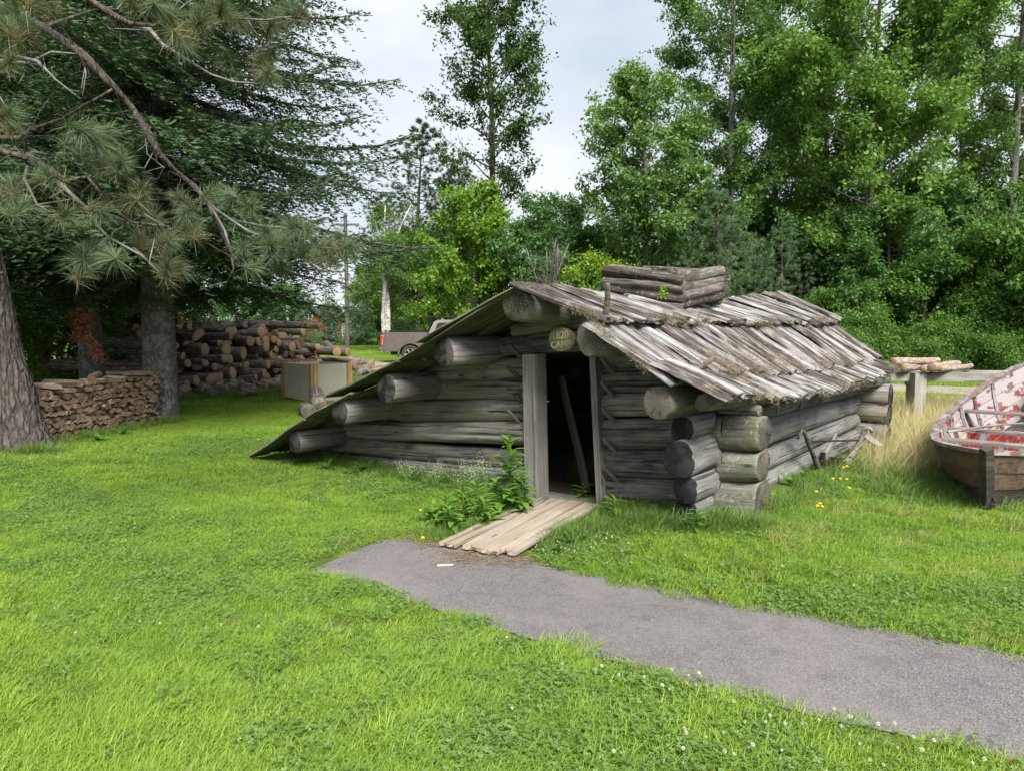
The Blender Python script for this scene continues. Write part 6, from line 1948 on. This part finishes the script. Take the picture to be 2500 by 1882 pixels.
dock(300, 1062, 7, 'broad-leaved plant below the firewood stack', .75, 10)
dock(240, 1078, 7, 'broad-leaved plant at the left foot of firewood stack', .75, 11)
# airy white bedstraw against the front wall
M_bed = leaf('bedstraw_flowers', (0.34, 0.39, 0.24), (0.60, 0.63, 0.48), .3, gloss=0, desat=False)
def bedstraw(px, py, h, sp, label, seed):
    g = np.random.default_rng(seed); b = gnd(px, py); t_ = thing('bedstraw', b, label, 'plant', 'white bedstraw')
    mb = MB(); pts = []
    for i in range(16):
        e = b + Vector((g.normal(0, sp), g.normal(0, sp * .5), h * g.uniform(.6, 1.05)))
        m = b.lerp(e, .5) + Vector((g.normal(0, .02), 0, .02)); mb.tube([b, m, e], [.0025, .002, .0012], 3, cap=False)
        for k in range(26):
            t = g.uniform(.55, 1.02); pts.append(np.array(m.lerp(e, (t - .5) * 2)) + g.normal(0, .022, 3))
    mb.obj('stems', M_stem, t_)
    obj('flowers', leaves_mesh('flowers', np.array(pts), .010, g, .6, .9), M_bed, t_, kind='stuff')
    lp = np.array([np.array(b) + np.array([g.normal(0, sp * .8), g.normal(0, sp * .5), h * g.uniform(.05, .7)]) for _ in range(420)])
    obj('leaves', leaves_mesh('leaves', lp, .028, g, .3, .28), L_dock, t_, kind='stuff')
bedstraw(1000, 1180, .30, .10, 'white bedstraw leftmost against the front wall', 1)
bedstraw(1062, 1195, .32, .08, 'white bedstraw second from the left at the wall', 2)
bedstraw(1140, 1215, .42, .12, 'white bedstraw left of the tallest weed', 3)
bedstraw(1180, 1230, .52, .10, 'tallest white bedstraw just behind the leafy weeds', 4)
bedstraw(1270, 1222, .45, .06, 'white bedstraw beside the left door post', 5)
# yellow flowers
yh = MB()
for i in range(14):
    a = i * 6.283 / 14; d = Vector((math.cos(a), math.sin(a), .25)); s = Vector((-math.sin(a), math.cos(a), 0)) * .004
    yh.add([d * .002 - s, d * .002 + s, d * .014 + s, d * .014 - s], [(0, 1, 2, 3)])
yh_me = yh.mesh('flower_head'); yh_me.materials.append(G_yellow)
for k, (px, py, h) in enumerate(((1025, 1240, .10), (630, 1060, .08), (1992, 1232, .14), (1998, 1226, .15), (2004, 1234, .12), (2070, 1185, .12), (2064, 1124, .2), (2056, 1128, .18), (2030, 1160, .14), (2048, 1160, .14), (2064, 1162, .13), (1990, 1195, .10), (1030, 1310, .12))):
    b = gnd(px, py + h * 300); t_ = thing('yellow_flower', b, None, 'flower', 'small yellow flowers')
    t_['label'] = {0: 'single yellow flower beside the low weeds at the path end', 1: 'single yellow flower on the lawn left of the low eave', 12: 'small yellow flower nearest the left end of the asphalt'}.get(k, 'small yellow flower in the grass around the plough')
    mb = MB(); mb.tube([b, b + Vector((.01, 0, h))], .0018, 4); mb.obj('stalk', M_stem, t_)
    obj('flower_head', yh_me, None, t_, Matrix.Translation(b + Vector((.01, 0, h))) @ Matrix.Rotation(.4, 4, 'X'))
# needle litter swept against the planks
g = np.random.default_rng(700)
lc = [np.array(gnd(px + g.normal(0, 26), py + g.normal(0, 7))) + [0, 0, .016] for px, py in ((1060, 1325), (1090, 1330), (1140, 1355), (1180, 1372), (1280, 1368), (1240, 1372), (1010, 1310), (1120, 1362)) for _ in range(16)]
o = strands('needle_litter', lc, [(0, 0, .1)] * len(lc), 30, .05, .05, .0015, M_litter, None, g, flat=.05)
me = o.data; co = np.zeros(len(me.vertices) * 3, np.float32); me.vertices.foreach_get('co', co); co = co.reshape(-1, 3)
co[:, 2] = hgt(co[:, 0], co[:, 1]) + .018 + g.uniform(0, .008, len(co)); me.vertices.foreach_set('co', co.ravel())
tag(o, 'brown needle litter on the asphalt around the ramp planks', 'litter')

g = np.random.default_rng(710)
c0 = np.array(FU(1.62, 1.36, 1.99))
tag(obj('sprig', leaves_mesh('sprig', c0 + g.normal(0, .035, (34, 3)) + [0, 0, .03], .05, g, .3, .7), L_lime, None), 'small lime green sprig growing at the foot of the log chimney', 'sprig')
